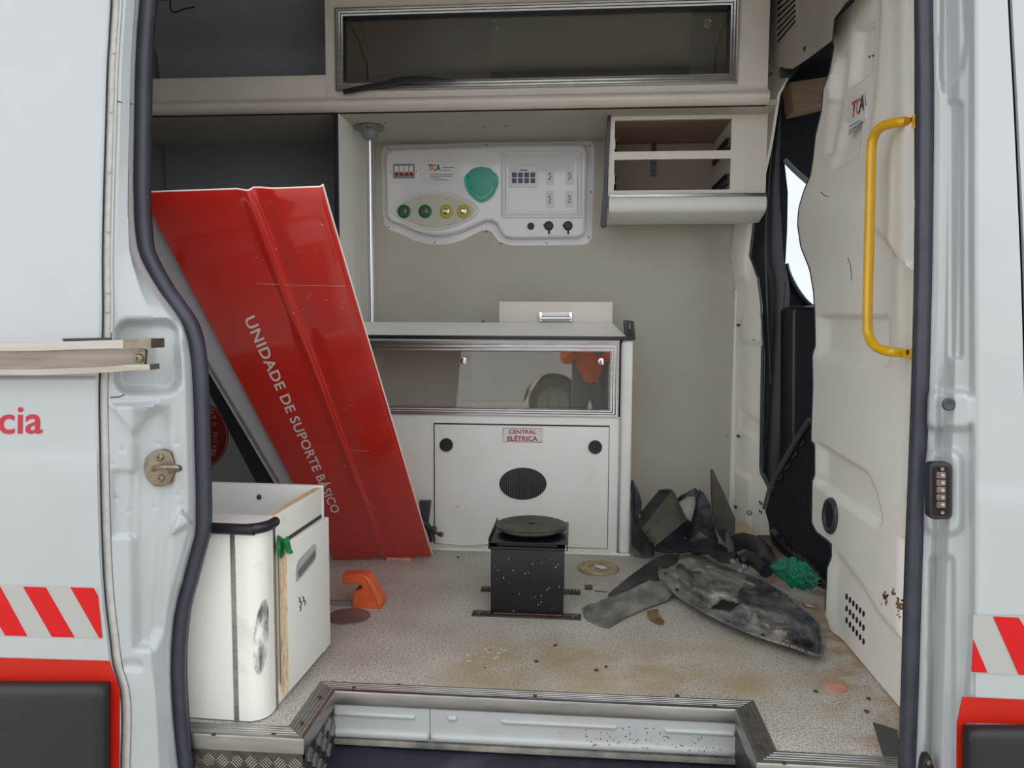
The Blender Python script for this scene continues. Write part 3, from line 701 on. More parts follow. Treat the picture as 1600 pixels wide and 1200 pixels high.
seat = thing('driver_seat', 'black seat in the cab behind the bulkhead opening', 'seat', (1.02, 3.25, -0.1))
part('backrest', MB().prism(onY([(1236, 484), (1246, 478), (1280, 480), (1330, 500), (1340, 900), (1234, 900)], 3.22), (0, 0.16, 0), 0.02), 'black_trim', seat)
part('seat_base', MB().box(1.10, 1.5, 2.85, 3.38, -0.1, 0.35, 0.03), 'black_trim', seat)
cur = thing('cab_curtain', 'black folded lining hanging at the left of the cab opening', 'curtain', (0.9, 3.5, 0.3))
def curt(u, v):
    py = 130+v*620; px = lin([(130, 1222), (200, 1208), (300, 1185), (400, 1170), (450, 1184), (750, 1186)])(py)-8+u*(lin([(130, 8), (240, 28), (400, 62), (600, 50), (750, 40)])(py))
    return P(px, py, 3.52+0.018*math.sin(u*6+v*2))
part('lining', MB().grid(24, 30, curt), 'cab_dark', cur)
part('strap', MB().tube([P(1228, 440, 3.44), P(1222, 560, 3.43), P(1232, 700, 3.42)], 0.004, 8, 6), 'black_plastic', cur)
part('strap', MB().tube([P(1206, 230, 3.44), P(1196, 380, 3.43), P(1204, 600, 3.42)], 0.004, 8, 6), 'slate', cur)

# ---- yellow grab handle ---------------------------------------------------------------------
gh = thing('grab_rail', 'yellow tubular grab rail screwed to the white bulkhead at the doorway', 'rail', PX(1420, 560, XB-0.04))
def hp(px, py, off): return PX(px, py, XB-off)
part('bar', MB().tube([hp(1420, 189, 0.03), hp(1411, 190.5, 0.052), hp(1392, 193, 0.066), hp(1376, 199, 0.076), hp(1366, 212, 0.080), hp(1361.5, 235, 0.082), hp(1360, 300, 0.082), hp(1357.5, 400, 0.082), hp(1355.5, 500, 0.082), hp(1358, 525, 0.080), hp(1367, 540, 0.076), hp(1380, 547, 0.066), hp(1396, 550, 0.052), hp(1408, 551, 0.03)], 0.0118, 16, 5), 'yellow_paint', gh)
for ya, yb, dx in ((176, 199, 4), (541, 560, 0)):
    f = part('mounting_foot', MB().prism(onX([(1418+dx-14, ya+7), (1422+dx, ya+3), (1440, ya-2), (1440, yb-6), (1420+dx, yb+1), (1418+dx-14, yb-2)], XB-0.035), (0.018, 0, 0), 0.003), 'yellow_paint', gh)
    part('screw', MB().lathe(PX(1419+dx, (ya+yb)/2, XB-0.035), (-1, 0, 0), [(0.006, 0), (0.0055, 0.003), (0.002, 0.003), (0, 0.001)], 16), 'screw_rust', f)

# ---- air vent unit above the opening ----------------------------------------------------------
ac = thing('air_vent_unit', 'beige plastic air unit with slatted grille, top of bulkhead', 'vent', PX(1240, 110, 0.70))
aco = [(1199, -160), (1199, 98), (1207, 106), (1238, 108), (1262, 92), (1300, 64), (1302, 32), (1318, 8), (1334, -6), (1345, -60), (1360, -160)]
part('housing', MB().loft2(onX(aco, 0.735), onX(aco, 0.792), 0.012, 4), 'ac_plastic', ac)
gf = part('grille_frame', MB().prism(onX([(1209, 79), (1212, 22), (1228, -10), (1248, -20), (1246, 38)], 0.733), (0.006, 0, 0), 0.002), 'ac_plastic', ac)
for i in range(7):
    t = i/6
    a = (1214.5, 68-t*60); b = (1242, 35-t*50)
    part('slot', MB().prism(onX([a, b, (b[0], b[1]-4.2), (a[0], a[1]-4.8)], 0.7315), (0.002, 0, 0)), 'hole', gf)
part('screw', MB().lathe(PX(1258, 78, 0.735), (-1, 0, -0.6), [(0.012, -0.02), (0.010, 0.002), (0, 0.003)], 14), 'screw_rust', ac)
part('bracket', MB().prism(onY([(1203, 112), (1234, 112), (1229, 128), (1216, 130), (1214, 119), (1203, 118)], 3.3), (0, 0.03, 0), 0.002), 'ac_plastic', ac)
part('bracket', MB().prism(onY([(1220, 105), (1252, 100), (1240, 118), (1222, 118)], 2.95), (0, 0.03, 0), 0.002), 'black_plastic', ac)

# ================================================================== OVERHEAD LOCKERS, LEDGE
zled = P(860, 170, YO).z; zlt = P(860, 145, YO).z; xR = P(1200, 120, YO).x
oh = thing('overhead_locker', 'white overhead locker row with open left bay and glazed aluminium door', 'cabinet', (-0.6, YO, zlt))
ox0, ox1, oz0, oz1 = rect(236, 0, 508, 120, YO)
ax0, ax1, az0, az1 = rect(525, 4, 1153, 137, YO); gx0, gx1, gz0, gz1 = rect(538, 19, 1139, 123, YO)
az1 = gz1+ (gz0-az0)
part('carcass', MB().box(-1.955, ox1, YO, YO+0.018, zlt, oz0, 0.002).box(ox1, ax0, YO, YO+0.018, zlt, 2.36, 0.002).box(ax0, ax1, YO+0.001, YO+0.018, zlt, az0, 0).box(ax1, xR, YO, YO+0.018, zlt, 2.36, 0.002).box(ax0, ax1, YO+0.001, YO+0.018, az1, 2.36), 'cabinet_beige', oh)
part('inner_shelf', MB().box(-1.955, xR, YO+0.02, YW-0.01, zlt, zlt+0.018), 'bay_lining', oh, 'dim inner bottom board')
part('divider', MB().box(ox1+0.01, ox1+0.028, YO+0.02, YW-0.01, zlt+0.02, 2.36), 'cabinet_beige', oh)
part('divider', MB().box(ax1-0.005, ax1+0.012, YO+0.02, YW-0.01, zlt+0.02, 2.36), 'cabinet_beige', oh)
def liner(x0, x1): return MB().grid(2, 16, lambda u, v: Vector((x0+(x1-x0)*u, YW-0.02-0.16*max(0, v-0.35)**2*3-0.012*math.sin(v*16), zlt+0.02+v*(2.355-zlt-0.02))))
part('back_lining', liner(-1.955, ox1), 'locker_lining', oh, ang=80); part('back_lining', liner(ox1+0.03, ax1-0.006), 'bay_lining', oh, ang=80)
fr_ = part('door_frame', frame4(MB(), ax0, ax1, az0, az1, gx0, gx1, gz0, gz1, YO-0.012, YO+0.012), 'aluminium', oh, 'grooved aluminium frame')
part('gasket', MB().box(gx0, gx0+0.008, YO-0.006, YO, gz0, gz1).box(gx0, gx1, YO-0.006, YO, gz1-0.012, gz1).box(gx1-0.006, gx1, YO-0.006, YO, gz0, gz1), 'black_trim', fr_)
xm = P(766, 60, YO).x; xm2 = P(1078, 60, YO).x
part('glass_pane', MB().box(gx0, xm2, YO+0.001, YO+0.005, gz0, gz1), 'glass_smoke', fr_)
part('glass_pane', MB().box(xm, gx1, YO+0.007, YO+0.011, gz0, gz1), 'glass_smoke', fr_)
for x, y in ((773, 38), (1106, 36)):
    part('catch', MB().prism(onY([(x-6, y-6), (x+2, y-8), (x+6, y-3), (x+5, y+6), (x, y+9), (x-6, y+3)], YO-0.008), (0, 0.009, 0), 0.003), 'plastic_clear', fr_)
part('cable', MB().tube([P(542, 32, YO+0.06), P(548, 42, YO+0.1), P(560, 62, YO+0.14), P(567, 88, YO+0.16), P(573, 100, YO+0.16), P(575, 128, YO+0.18)], 0.003, 8, 6), 'black_trim', oh)
part('cable', MB().tube([P(1136, 25, YO+0.06), P(1128, 50, YO+0.12), P(1119, 80, YO+0.15), P(1117, 118, YO+0.16)], 0.003, 8, 6), 'black_trim', oh)
part('cable', MB().tube([P(265, -20, YO+0.2), P(266, 5, YO+0.2), P(267, 15, YO+0.2), P(273, 19, YO+0.19), P(288, 14, YO+0.17), P(304, 11, YO+0.16)], 0.003, 8, 6), 'black_trim', oh)
gs = solo('gasket_strip', MB().prism(onY([(536, 139), (536, 145.5), (560, 141), (600, 134), (625, 130), (650, 128), (672, 126.5), (712, 124.8), (690, 122), (672, 119.5), (655, 118.5), (632, 119), (620, 121), (600, 126), (570, 132)], YO-0.037), (0, 0.018, 0), 0.002), 'black_trim', 'loose black gasket strip sagging over the glazed locker frame', 'gasket')
# rounded ledge and soffit
def prof(pts, x0, x1, mb=None):
    mb = mb or MB(); return mb.prism([(x0, y, z) for y, z in pts], (x1-x0, 0, 0))
ld = [(YO+0.02, zlt-0.002), (YO-0.006, zlt-0.002), (YO-0.006, zlt-0.007), (YO-0.02, zlt-0.008)] + [(YO-0.02-0.022*math.sin(math.pi*t/8), zlt-0.010-(zlt-0.010-zled)*t/8) for t in range(9)] + [(YO+0.02, zled)]
led = struct('trim_2', prof(ld, -1.955, xR), 'cabinet_beige')
struct('trim_3', MB().box(-1.955, 0.74, YO, YW, zled, zled+0.02), 'wall_lining')
for x, y in ((512, 190), (602, 192), (755, 198), (790, 197)):
    c = PZ(x, y, zled); struct('drill_hole', MB().cyl(c+Vector((0, 0, 0.001)), c-Vector((0, 0, 0.001)), 0.005, n=10), 'line_dark', led)

# ---- niche partition, back lining of the tall left niche --------------------------------------
xp = P(527, 300, YO).x
np_ = thing('niche_partition', 'white upright partition with black front edge beside the pole', 'partition', (xp, 3.3, 0.9))
part('panel', MB().box(xp-0.008, xp+0.008, YO+0.006, YW-0.005, 0.6, zled-0.001), 'laminate', np_)
part('edge_strip', MB().box(xp-0.013, xp+0.006, YO, YO+0.010, 0.6, zled-0.001, 0.002), 'black_trim', np_, 'black front edge')
struct('trim_4', MB().box(-1.955, xp-0.012, YW-0.012, YW-0.002, 0, zled), 'niche_lining')

# ---- vertical pole ------------------------------------------------------------------------------
c = Vector((P(577.5, 190, 3.245).x, 3.245, 0)); ZP = P(800, 524.5, YC).z-0.0075
po = thing('grab_pole', 'slim steel pole with grey flange rising from worktop to ledge', 'pole', (c.x, c.y, 0.9))
part('tube', MB().cyl((c.x, c.y, ZP), (c.x, c.y, zled-0.04), 0.0138, n=24), 'pole_metal', po)
fl_ = part('flange', MB().lathe((c.x, c.y, zled), (0, 0, -1), [(0.052, 0), (0.060, 0.004), (0.060, 0.012), (0.040, 0.018), (0.036, 0.022), (0.033, 0.040), (0.022, 0.056), (0.0145, 0.060), (0.0145, 0.05)], 36), 'cast_grey', po)
for a in (35, 155, 275):
    a = math.radians(a); part('screw', MB().lathe((c.x+0.048*math.cos(a), c.y+0.048*math.sin(a), zled-0.013), (0, 0, -1), [(0.006, 0), (0.005, 0.003), (0, 0.004)], 12), 'line_dark', fl_)

# ================================================================== MEDICAL WALL PANEL
mp = thing('medical_panel', 'glossy white moulded wall panel with gas outlets, switches and sockets', 'panel', P(760, 383, YW))
out = [(607, 227.5), (800, 220.5), (918, 219), (926, 223), (929, 232), (928, 300), (925, 370), (920, 380), (911, 383.5), (800, 384.5), (789, 382), (779, 378), (773, 370), (768, 363), (760, 359.5), (750, 361.5), (738, 368), (722, 376), (704, 381.5), (687, 383), (668, 382), (648, 377), (627, 366), (607, 359), (600, 350), (597.5, 330), (595.5, 240), (599, 230)]
part('flange', MB().prism(onY(out, YW-0.006), (0, 0.006, 0), 0.002), 'moulded_white', mp)
inn = [(613, 233), (800, 226.5), (908, 225), (915, 228.5), (918, 236), (917, 300), (915.5, 360), (911, 368), (903, 371.5), (802, 373), (788, 370.5), (781, 362), (776, 350), (768, 345), (757, 345), (742, 352), (722, 361), (700, 366.5), (686, 367.5), (668, 366), (650, 361), (632, 352), (612, 346), (604, 338), (602, 250), (604, 238)]
body = part('moulding_body', MB().prism(onY(inn, YW-0.055), (0, 0.05, 0), 0.014, 4), 'moulded_white', mp, ang=60)
YM = YW-0.055
def ringY(pts, Y, r, n=8): q = onY(pts, Y); return MB().tube(q+[q[0]], r, n, 2)
for rp_, r in ((rrect(785, 238, 908, 339, 7), 0.006), (rrect(790, 243, 903, 334, 5), 0.0045)): part('raised_rib', ringY(rp_, YM, r), 'moulded_white', body)
lens = [(612, 329), (618, 320), (632, 311), (655, 304), (678, 301.5), (702, 303), (724, 310), (740, 319), (747, 328), (741, 338), (725, 347), (704, 355), (682, 358), (660, 356), (638, 348), (620, 338)]
part('raised_rib', ringY(lens, YM, 0.0065), 'moulded_white', body)
lens2 = [((x-680)*0.93+680, (y-330)*0.90+330) for x, y in lens]
op = part('outlet_plate', MB().prism(onY(lens2, YM-0.004), (0, 0.006, 0), 0.002), 'plate_cream', mp)
for x, y in ((655, 311), (698, 311), (659, 352), (701, 351)): part('screw', MB().lathe(P(x, y, YM-0.004), (0, -1, 0), [(0.0028, 0), (0.002, 0.001), (0, 0.0012)], 10), 'zinc', op)
for x, y, m, lab in ((631.5, 330.5, 'green_valve', 'green gas outlet'), (664.5, 330.5, 'green_valve', 'green gas outlet'), (697.5, 330.5, 'yellow_valve', 'yellow gas outlet'), (724.5, 330.5, 'yellow_valve', 'yellow gas outlet')):
    v = part('gas_outlet', MB().lathe(P(x, y, YM-0.004), (0, -1, 0), [(0.0305, 0), (0.0300, 0.006), (0.025, 0.0075), (0.023, 0.004), (0.014, 0.004), (0.014, 0.0075)], 32), m, mp, lab)
    k = 'zinc' if m == 'green_valve' else 'chrome'
    part('nozzle', MB().lathe(P(x, y, YM-0.004), (0, -1, 0), [(0.014, 0), (0.013, 0.012), (0.0085, 0.013), (0.0085, 0.024), (0.006, 0.026), (0.0035, 0.026), (0.0035, 0.01), (0, 0.01)], 20), k, v)
# breakers
br = part('breaker_frame', MB().prism(onY(rrect(608, 251, 654, 285, 3), YM-0.003), (0, 0.004, 0), 0.0015), 'moulded_white', mp)
part('breaker_window', MB().prism(onY(rrect(614, 256, 648, 279, 1.5), YM-0.0045), (0, 0.002, 0)), 'cast_grey', br)
for i in range(4):
    x = 619.5+i*7.6
    part('breaker', MB().prism(onY([(x-3.1, 259), (x+3.1, 259), (x+3.1, 270), (x-3.1, 270)], YM-0.010), (0, 0.006, 0), 0.001), 'socket_white', br)
    part('lever', MB().prism(onY([(x-2, 268.5), (x+2, 268.5), (x+2, 274), (x-2, 274)], YM-0.013), (0, 0.009, 0), 0.001), 'breaker_red', br)
for x in (611, 651.5): part('screw', MB().lathe(P(x, 267.5, YM-0.003), (0, -1, 0), [(0.0025, 0), (0, 0.001)], 8), 'line_dark', br)
# maker's label
part('label_recess', ringY(rrect(659, 251, 717, 286, 4), YM, 0.0022), 'moulded_white', body)
lb = part('label', MB().prism(onY([(669, 255), (713, 253.5), (713.5, 283), (670, 284)], YM-0.001), (0, 0.0012, 0)), 'label_paper', mp)
for ch, x0, x1, m in (('T', 669, 676.5, 'tca_red'), ('C', 675.5, 682, 'tca_orange'), ('A', 681, 688.5, 'tca_green')):
    text(ch, P(x0, 267, YM-0.002), P(x1, 267, YM-0.002), P(x0, 256.5, YM-0.002), m, lb, bold=0.04)
for x0_, x1_, y_ in ((691, 710, 261.5), (691, 703, 266), (671.5, 708, 272.5), (671.5, 706, 275.5), (671.5, 690, 278.5), (677, 700, 281.2)):
    part('print_line', MB().prism(onY([(x0_, y_-0.45), (x1_, y_-0.45), (x1_, y_+0.45), (x0_, y_+0.45)], YM-0.0016), (0, 0.0005, 0)), 'print_grey', lb)
# green cup
cc = P(752.5, 281, YM)
cup = part('suction_cup_rest', MB().prism(onY([(726, 276), (729, 271), (738, 268), (767, 268), (775, 271), (778.5, 277), (777, 290), (770, 304), (758, 313), (750, 315), (742, 310), (732, 298), (727, 286)], YM-0.012), (0, 0.012, 0), 0.006, 3), 'teal_plastic', mp, 'teal plastic cup')
part('cup_rim', MB().tube(onY([(727, 278), (729, 290), (736, 303), (750, 313), (764, 307), (773, 294), (777, 279)], YM-0.022), 0.0055, 10, 5), 'teal_plastic', cup)
part('cup_bowl', MB().prism(onY([(731, 276), (733, 268), (740, 262.5), (753, 260.5), (766, 263), (772, 269), (774, 277), (771, 289), (763, 301), (751, 308), (740, 300), (733, 288)], YM-0.016), (0, 0.004, 0), 0.002), 'teal_dark', cup)
# inner instrument board with switches
ib = part('instrument_board', MB().prism(onY(rrect(794, 247, 899, 330, 3), YM-0.0035), (0, 0.005, 0), 0.0015), 'moulded_white', mp)
kp = part('keypad', MB().prism(onY(rrect(796, 259, 841, 293, 2.5), YM-0.008), (0, 0.006, 0), 0.002), 'socket_white', mp)
for r in range(2):
    for q in range(4): part('switch', MB().prism(onY(rrect(799.8+q*9.7, 269.5+r*9, 807.2+q*9.7, 276.8+r*9, 1.2), YM-0.012), (0, 0.005, 0), 0.0012), 'switch_blue', kp)
part('print_line', MB().prism(onY([(813, 265), (824, 264.8), (824, 266.6), (813, 266.8)], YM-0.0084), (0, 0.0005, 0)), 'print_grey', kp)
for cx, cy in ((859.5, 275.5), (890, 275), (859, 311.5), (889.5, 311)):
    so = part('wall_socket', MB().prism(onY(rrect(cx-6, cy-13, cx+6, cy+13, 1), YM-0.007), (0, 0.005, 0), 0.0012), 'socket_white', mp)
    part('socket_face', MB().prism(onY([(cx-3.6, cy-6), (cx, cy-8.5), (cx+3.6, cy-6), (cx+3.6, cy+6), (cx, cy+8.5), (cx-3.6, cy+6)], YM-0.0085), (0, 0.003, 0), 0.0008), 'label_paper', so)
    for k, (dx, dy) in enumerate(((-0.6, -4), (0.9, 0), (-0.6, 4))): part('pin_hole', MB().prism(onY(circ(cx+dx, cy+dy, 1.1, 1.2, 8), YM-0.0092), (0, 0.002, 0)), 'hole', so)
bh = part('round_socket', MB().lathe(P(829.5, 353.5, YM), (0, -1, 0), [(0.0165, 0), (0.016, 0.003), (0.0125, 0.0035), (0.012, 0.001), (0, 0.001)], 24), 'black_plastic', mp)
for cx in (857.5, 887.5):
    f = part('capped_socket', MB().lathe(P(cx, 353, YM), (0, -1, 0), [(0.021, 0), (0.0205, 0.008), (0.016, 0.012), (0, 0.013)], 26), 'black_plastic', mp)
    part('cap_tab', MB().prism(onY([(cx-9, 352), (cx-5, 348), (cx-4, 358)], YM-0.008), (0, 0.006, 0), 0.001), 'black_plastic', f)
    part('cap_pull', MB().cyl(P(cx, 357, YM-0.010), P(cx+0.5, 365.5, YM-0.008), 0.004, n=10), 'black_plastic', f)
for x, y in ((607, 232), (760, 226), (922, 228), (923.5, 300), (920, 371), (854, 380), (783, 380), (760, 362), (679, 379), (607, 355)): part('screw', MB().lathe(P(x, y, YW-0.006), (0, -1, 0), [(0.0035, 0), (0.003, 0.001), (0, 0.0012)], 10), 'line_dark', mp)

# ================================================================== SHELF UNIT (upper right)
YH = 3.15
su = thing('drawerless_unit', 'beige wall unit with two empty drawer bays, right of medical panel', 'cabinet', P(1050, 350, YH))
def slab(x0, y0, x1, y1, Ya, Yb, mb=None, bev=0.0012):
    a, b, c_, d = rect(x0, y0, x1, y1, YH); return (mb or MB()).box(a, b, Ya, Yb, c_, d, bev)
fx = [P(x, 240, YH).x for x in (951, 960, 1142, 1198)]; fz = [P(1050, y, YH).z for y in (179, 186.5, 236, 248.5, 297, 306)]
mb = MB().box(fx[0], fx[3], YH, YH+0.016, fz[1], zled-0.001).box(fx[0], fx[1], YH, YH+0.016, fz[5], fz[1]).box(fx[1], fx[2], YH, YH+0.016, fz[3], fz[2]).box(fx[1], fx[2], YH, YH+0.016, fz[5], fz[4]).box(fx[2], fx[3], YH, YH+0.016, fz[5], fz[1])
part('front_frame', mb, 'cabinet_beige', su)
a0, a1, b0, b1 = rect(953, 182, 1143, 304, YH)
part('top_board', MB().box(a0, a1, YH+0.018, YW-0.003, zled-0.016, zled-0.001), 'ply_dark', su, 'dark inner top board')
part('side_board', MB().box(a0, a0+0.012, YH+0.018, YW-0.003, b0, zled-0.018), 'cabinet_beige', su)
part('side_board', MB().box(a1, a1+0.012, YH+0.018, YW-0.003, b0, zled-0.018), 'cabinet_beige', su)
part('back_board', MB().box(a0, a1, YW-0.012, YW-0.003, b0, zled-0.018), 'cavity', su)
zm = P(1050, 244, YH).z
part('divider_strip', MB().box(a0+0.20, a0+0.22, YW-0.03, YW-0.013, zm, zm+0.14), 'black_trim', su)
part('bottom_board', MB().box(a0, 0.735, YH+0.018, YW-0.003, b0-0.004, b0+0.008), 'cavity', su)
for zz in (zm+0.055, b0+0.065):
    for xx, s in ((a0+0.012, 1), (a1, -1)):
        f = part('drawer_slide', MB().box(xx, xx+s*0.010, YH+0.02, YW-0.04, zz-0.02, zz+0.02, 0.002), 'aluminium_worn' if s > 0 else 'black_plastic', su)
        part('slide_lip', MB().box(xx+s*0.010, xx+s*0.018, YH+0.02, YW-0.08, zz-0.02, zz-0.014).box(xx+s*0.010, xx+s*0.018, YH+0.02, YW-0.08, zz+0.014, zz+0.02), 'slate', f)
a0, a1, b0, b1 = rect(951, 304, 1190, 350, YH)
zf0 = P(1050, 331, YH).z; zfb = P(1050, 351, YW).z
part('alu_strip', MB().box(a0, 0.735, YH-0.016, YH+0.004, P(1050, 309, YH).z, P(1050, 303.5, YH).z, 0.002), 'aluminium', su)
zt_ = P(1050, 309, YH).z
pr = [(YH-0.012, zt_), (YH-0.020, zt_-0.01), (YH-0.020, zf0+0.02), (YH-0.014, zf0+0.004), (YH, zf0-0.004), (YH+0.10, zf0-0.030), (YW-0.004, zfb), (YW-0.004, zt_)]
part('lower_fascia', prof(pr, a0, 0.735), 'laminate', su, 'rounded white lower fascia', ang=50)
eo = onY([(950, 177), (955, 178), (949, 300), (948, 353), (942, 355), (938, 350), (943, 300), (947, 220)], YH-0.012)
part('edge_profile', MB().prism(eo, (0, 0.05, 0), 0.002), 'rubber', su, 'dark edge profile')
xa = a0
part('end_panel', MB().box(xa-0.004, xa+0.0, YH+0.03, YW-0.004, zfb+0.02, zled-0.002), 'laminate', su)

# ================================================================== BASE CABINET
bc = thing('base_cabinet', 'white low cabinet with glazed aluminium flap and electrical hatch, under worktop', 'cabinet', (-0.3, 3.3, 0))
cx0 = xp-0.0; fx1 = P(966, 700, YC).x; px1 = P(987, 700, YC).x
fa0, fa1, fz0, fz1 = rect(520, 533, 966, 648, YC); ga0, ga1, gz0_, gz1_ = rect(534, 549, 953, 637.5, YC)
ztop = P(800, 530, YC).z
part('front_panel', MB().box(cx0, fx1, YC, YC+0.018, 0.0, fz0, 0.001).box(cx0, fx1, YC, YC+0.018, fz1, ztop), 'laminate', bc)
part('inner_box', MB().box(cx0, fx1, YC+0.02, YW-0.02, fz0-0.018, fz0+0.004).box(cx0, fx1, YC+0.30, YC+0.312, fz0, ztop).box(fx1-0.012, fx1, YC+0.02, YW-0.02, fz0, ztop), 'laminate', bc)
part('side_panel', MB().box(px1-0.016, px1, YC+0.03, YW-0.004, 0.0, ztop), 'laminate', bc)
part('corner_post', MB().box(fx1+0.006, px1, YC-0.002, YC+0.06, 0.0, ztop, 0.022, 5), 'laminate', bc, 'rounded white corner post')
part('corner_strip', MB().box(fx1, fx1+0.007, YC-0.002, YC+0.01, 0.0, fz0), 'aluminium', bc)
ff = part('flap_frame', frame4(MB(), fa0, fa1, fz0, fz1, ga0, ga1, gz0_, gz1_, YC-0.012, YC+0.012), 'aluminium', bc, 'grooved aluminium frame')
part('glass_pane', MB().box(ga0, ga1, YC-0.001, YC+0.003, gz0_, gz1_), 'glass_clear', ff)
part('glass_pane', MB().box(P(735, 600, YC).x, ga1, YC+0.006, YC+0.010, gz0_, gz1_), 'glass_clear', ff)
for x, y in ((724, 565), (939, 566)):
    part('catch', MB().prism(onY([(x-5, y-3), (x-1, y-7), (x+4, y-6), (x+5, y+5), (x-4, y+3)], YC-0.012), (0, 0.012, 0), 0.003), 'chrome', ff)
for x, y in ((731, 593), (931, 594)): part('finger_hole', ringY(circ(x, y, 4.5, 4.5, 18), YC-0.001, 0.0008), 'plastic_clear', ff)
d0, d1, dz0, dz1 = rect(680, 665, 950, 852, YC)
part('hatch_gap', MB().box(d0-0.006, d1+0.003, YC-0.0012, YC, dz0-0.004, dz1+0.006), 'line_dark', bc)
ha = part('hatch', MB().box(d0, d1, YC-0.010, YC-0.001, dz0, dz1, 0.0015), 'laminate', bc, 'white electrical hatch')
for x, y in ((697.5, 695), (930, 698.5)):
    part('knob', MB().lathe(P(x, y, YC-0.010), (0, -1, 0), [(0.028, 0), (0.0275, 0.008), (0.024, 0.012), (0.020, 0.012), (0, 0.010)], 28).box(P(x, y, YC).x-0.017, P(x, y, YC).x+0.017, YC-0.028, YC-0.018, P(x, y, YC).z-0.004, P(x, y, YC).z+0.004, 0.002), 'black_plastic', ha)
vc = P(817, 756, YC-0.010)
ve = part('vent', MB().prism(onY(circ(817, 756, 37, 25, 40), YC-0.0125), (0, 0.003, 0), 0.0012), 'black_plastic', ha, 'oval ribbed black vent')
mb = MB()
for i in range(21):
    dx = -33+i*3.3; h = 23*math.sqrt(max(0.02, 1-(dx/36)**2)); a, b, c_, d = rect(817+dx-0.8, 756-h, 817+dx+0.8, 756+h, YC); mb.box(a, b, YC-0.017, YC-0.012, c_, d)
part('vent_ribs', mb, 'slate', ha, kind='stuff')
lab = part('label_plate', MB().prism(onY([(785, 668), (848, 669), (848, 692), (785, 691)], YC-0.0115), (0, 0.0015, 0)), 'label_paper', ha, 'white label reading CENTRAL ELÉTRICA in red')
q = onY([(786, 669), (847, 670), (847, 691), (786, 690)], YC-0.012); part('label_border', MB().tube(q+[q[0]], 0.0011, 6, 1, smooth=False), 'lettering_label', lab)
text('CENTRAL', P(795, 677.8, YC-0.0125), P(838, 678.2, YC-0.0125), P(795, 671.5, YC-0.0125), 'lettering_label', lab, bold=0.025)
text('ELÉTRICA', P(793, 689, YC-0.0125), P(840, 689.2, YC-0.0125), P(793, 679.8, YC-0.0125), 'lettering_label', lab, bold=0.025)
for x, y in ((715, 792),): part('chip', MB().prism(onY([(714, 789), (717, 790), (715, 796)], YC-0.0105), (0, 0.002, 0)), 'wood_raw', ha)
part('toe_sealant', MB().tube([Vector((cx0, YC-0.006, 0.004)), Vector((-0.2, YC-0.007, 0.005)), Vector((px1, YC-0.006, 0.004))], 0.006, 8, 6), 'laminate_dirty', bc)
part('cable', MB().tube([P(684, 848, YC-0.02), P(700, 849, YC-0.02), P(730, 851, YC-0.015), P(770, 849, YC-0.015)], 0.0035, 8, 6), 'socket_white', bc)
# worktop: sloping lid with black front rim
wt = thing('worktop', 'white worktop with black rim on top of the low cabinet', 'worktop', (-0.3, 3.3, ztop))
zf = P(800, 524.5, YC).z; zb = P(800, 504, 3.22).z
xa_, xb_ = cx0, P(978, 524, YC).x; xbb = P(957, 504, 3.22).x
mb = MB(); v = [(xa_, YC-0.004, zf), (xb_, YC-0.004, zf), (xbb, 3.22, zb), (xa_, 3.22, zb)]
mb.prism(v, (0, 0.003, -0.012), 0.001); part('sloping_lid', mb, 'laminate_top', wt)
part('board', MB().box(xa_, px1+0.002, YC+0.0, YW-0.002, ztop+0.0005, zf-0.008), 'laminate', wt)
part('front_rim', MB().box(xa_, px1+0.005, YC-0.014, YC-0.0035, P(800, 530.5, YC).z, zf, 0.004), 'black_trim', wt, 'black front rim')
part('end_rim', MB().prism(onY([(974, 501), (978, 500), (990.5, 502), (993, 530), (986, 531), (986, 505), (984, 504), (983, 524), (976, 522)], YC-0.013), (0, 0.03, 0), 0.002), 'black_trim', wt, 'black raised end')
part('end_rim', MB().box(P(988, 503, YC).x, P(992, 503, YC).x, YC+0.01, YC+0.40, zf-0.005, zf+0.028, 0.003), 'black_trim', wt)
# loose drawer front standing on the worktop
dw = thing('drawer', 'small cream drawer with chrome handle standing on the worktop', 'drawer', P(868, 503, 3.24))
a0, a1, b0, b1 = rect(780, 471.5, 957, 505, 3.24)
part('drawer_front', MB().box(a0, a1, 3.24, 3.255, zf, b1, 0.001), 'cabinet_beige', dw)
part('drawer_box', MB().box(a0+0.02, a1-0.02, 3.256, 3.268, zf, b1-0.02).box(a0+0.02, a0+0.03, 3.268, 3.50, zf, b1-0.02).box(a1-0.03, a1-0.02, 3.268, 3.50, zf, b1-0.02).box(a0+0.02, a1-0.02, 3.50, 3.51, zf, b1-0.02), 'cabinet_beige', dw)
hd = part('handle', MB().box(P(843, 495, 3.24).x, P(894, 495, 3.24).x, 3.232, 3.24, P(868, 503, 3.24).z, P(868, 487.5, 3.24).z, 0.002), 'aluminium', dw, 'chrome pull handle')
for x in (845, 891.5): part('handle_end', MB().box(P(x-2.5, 495, 3.23).x, P(x+2.5, 495, 3.23).x, 3.212, 3.233, P(868, 502, 3.22).z, P(868, 488, 3.22).z, 0.002), 'chrome', hd)
part('handle_bar', MB().cyl(P(845, 497, 3.215), P(891, 497, 3.215), 0.008, n=16), 'chrome', hd)
for x0_, x1_, y_ in ((828, 830, 502),): struct('scuff', MB().prism(onY([(753, 497), (755, 501), (758, 503), (754, 504)], YW-0.001), (0, 0.001, 0)), 'line_dark', wb)

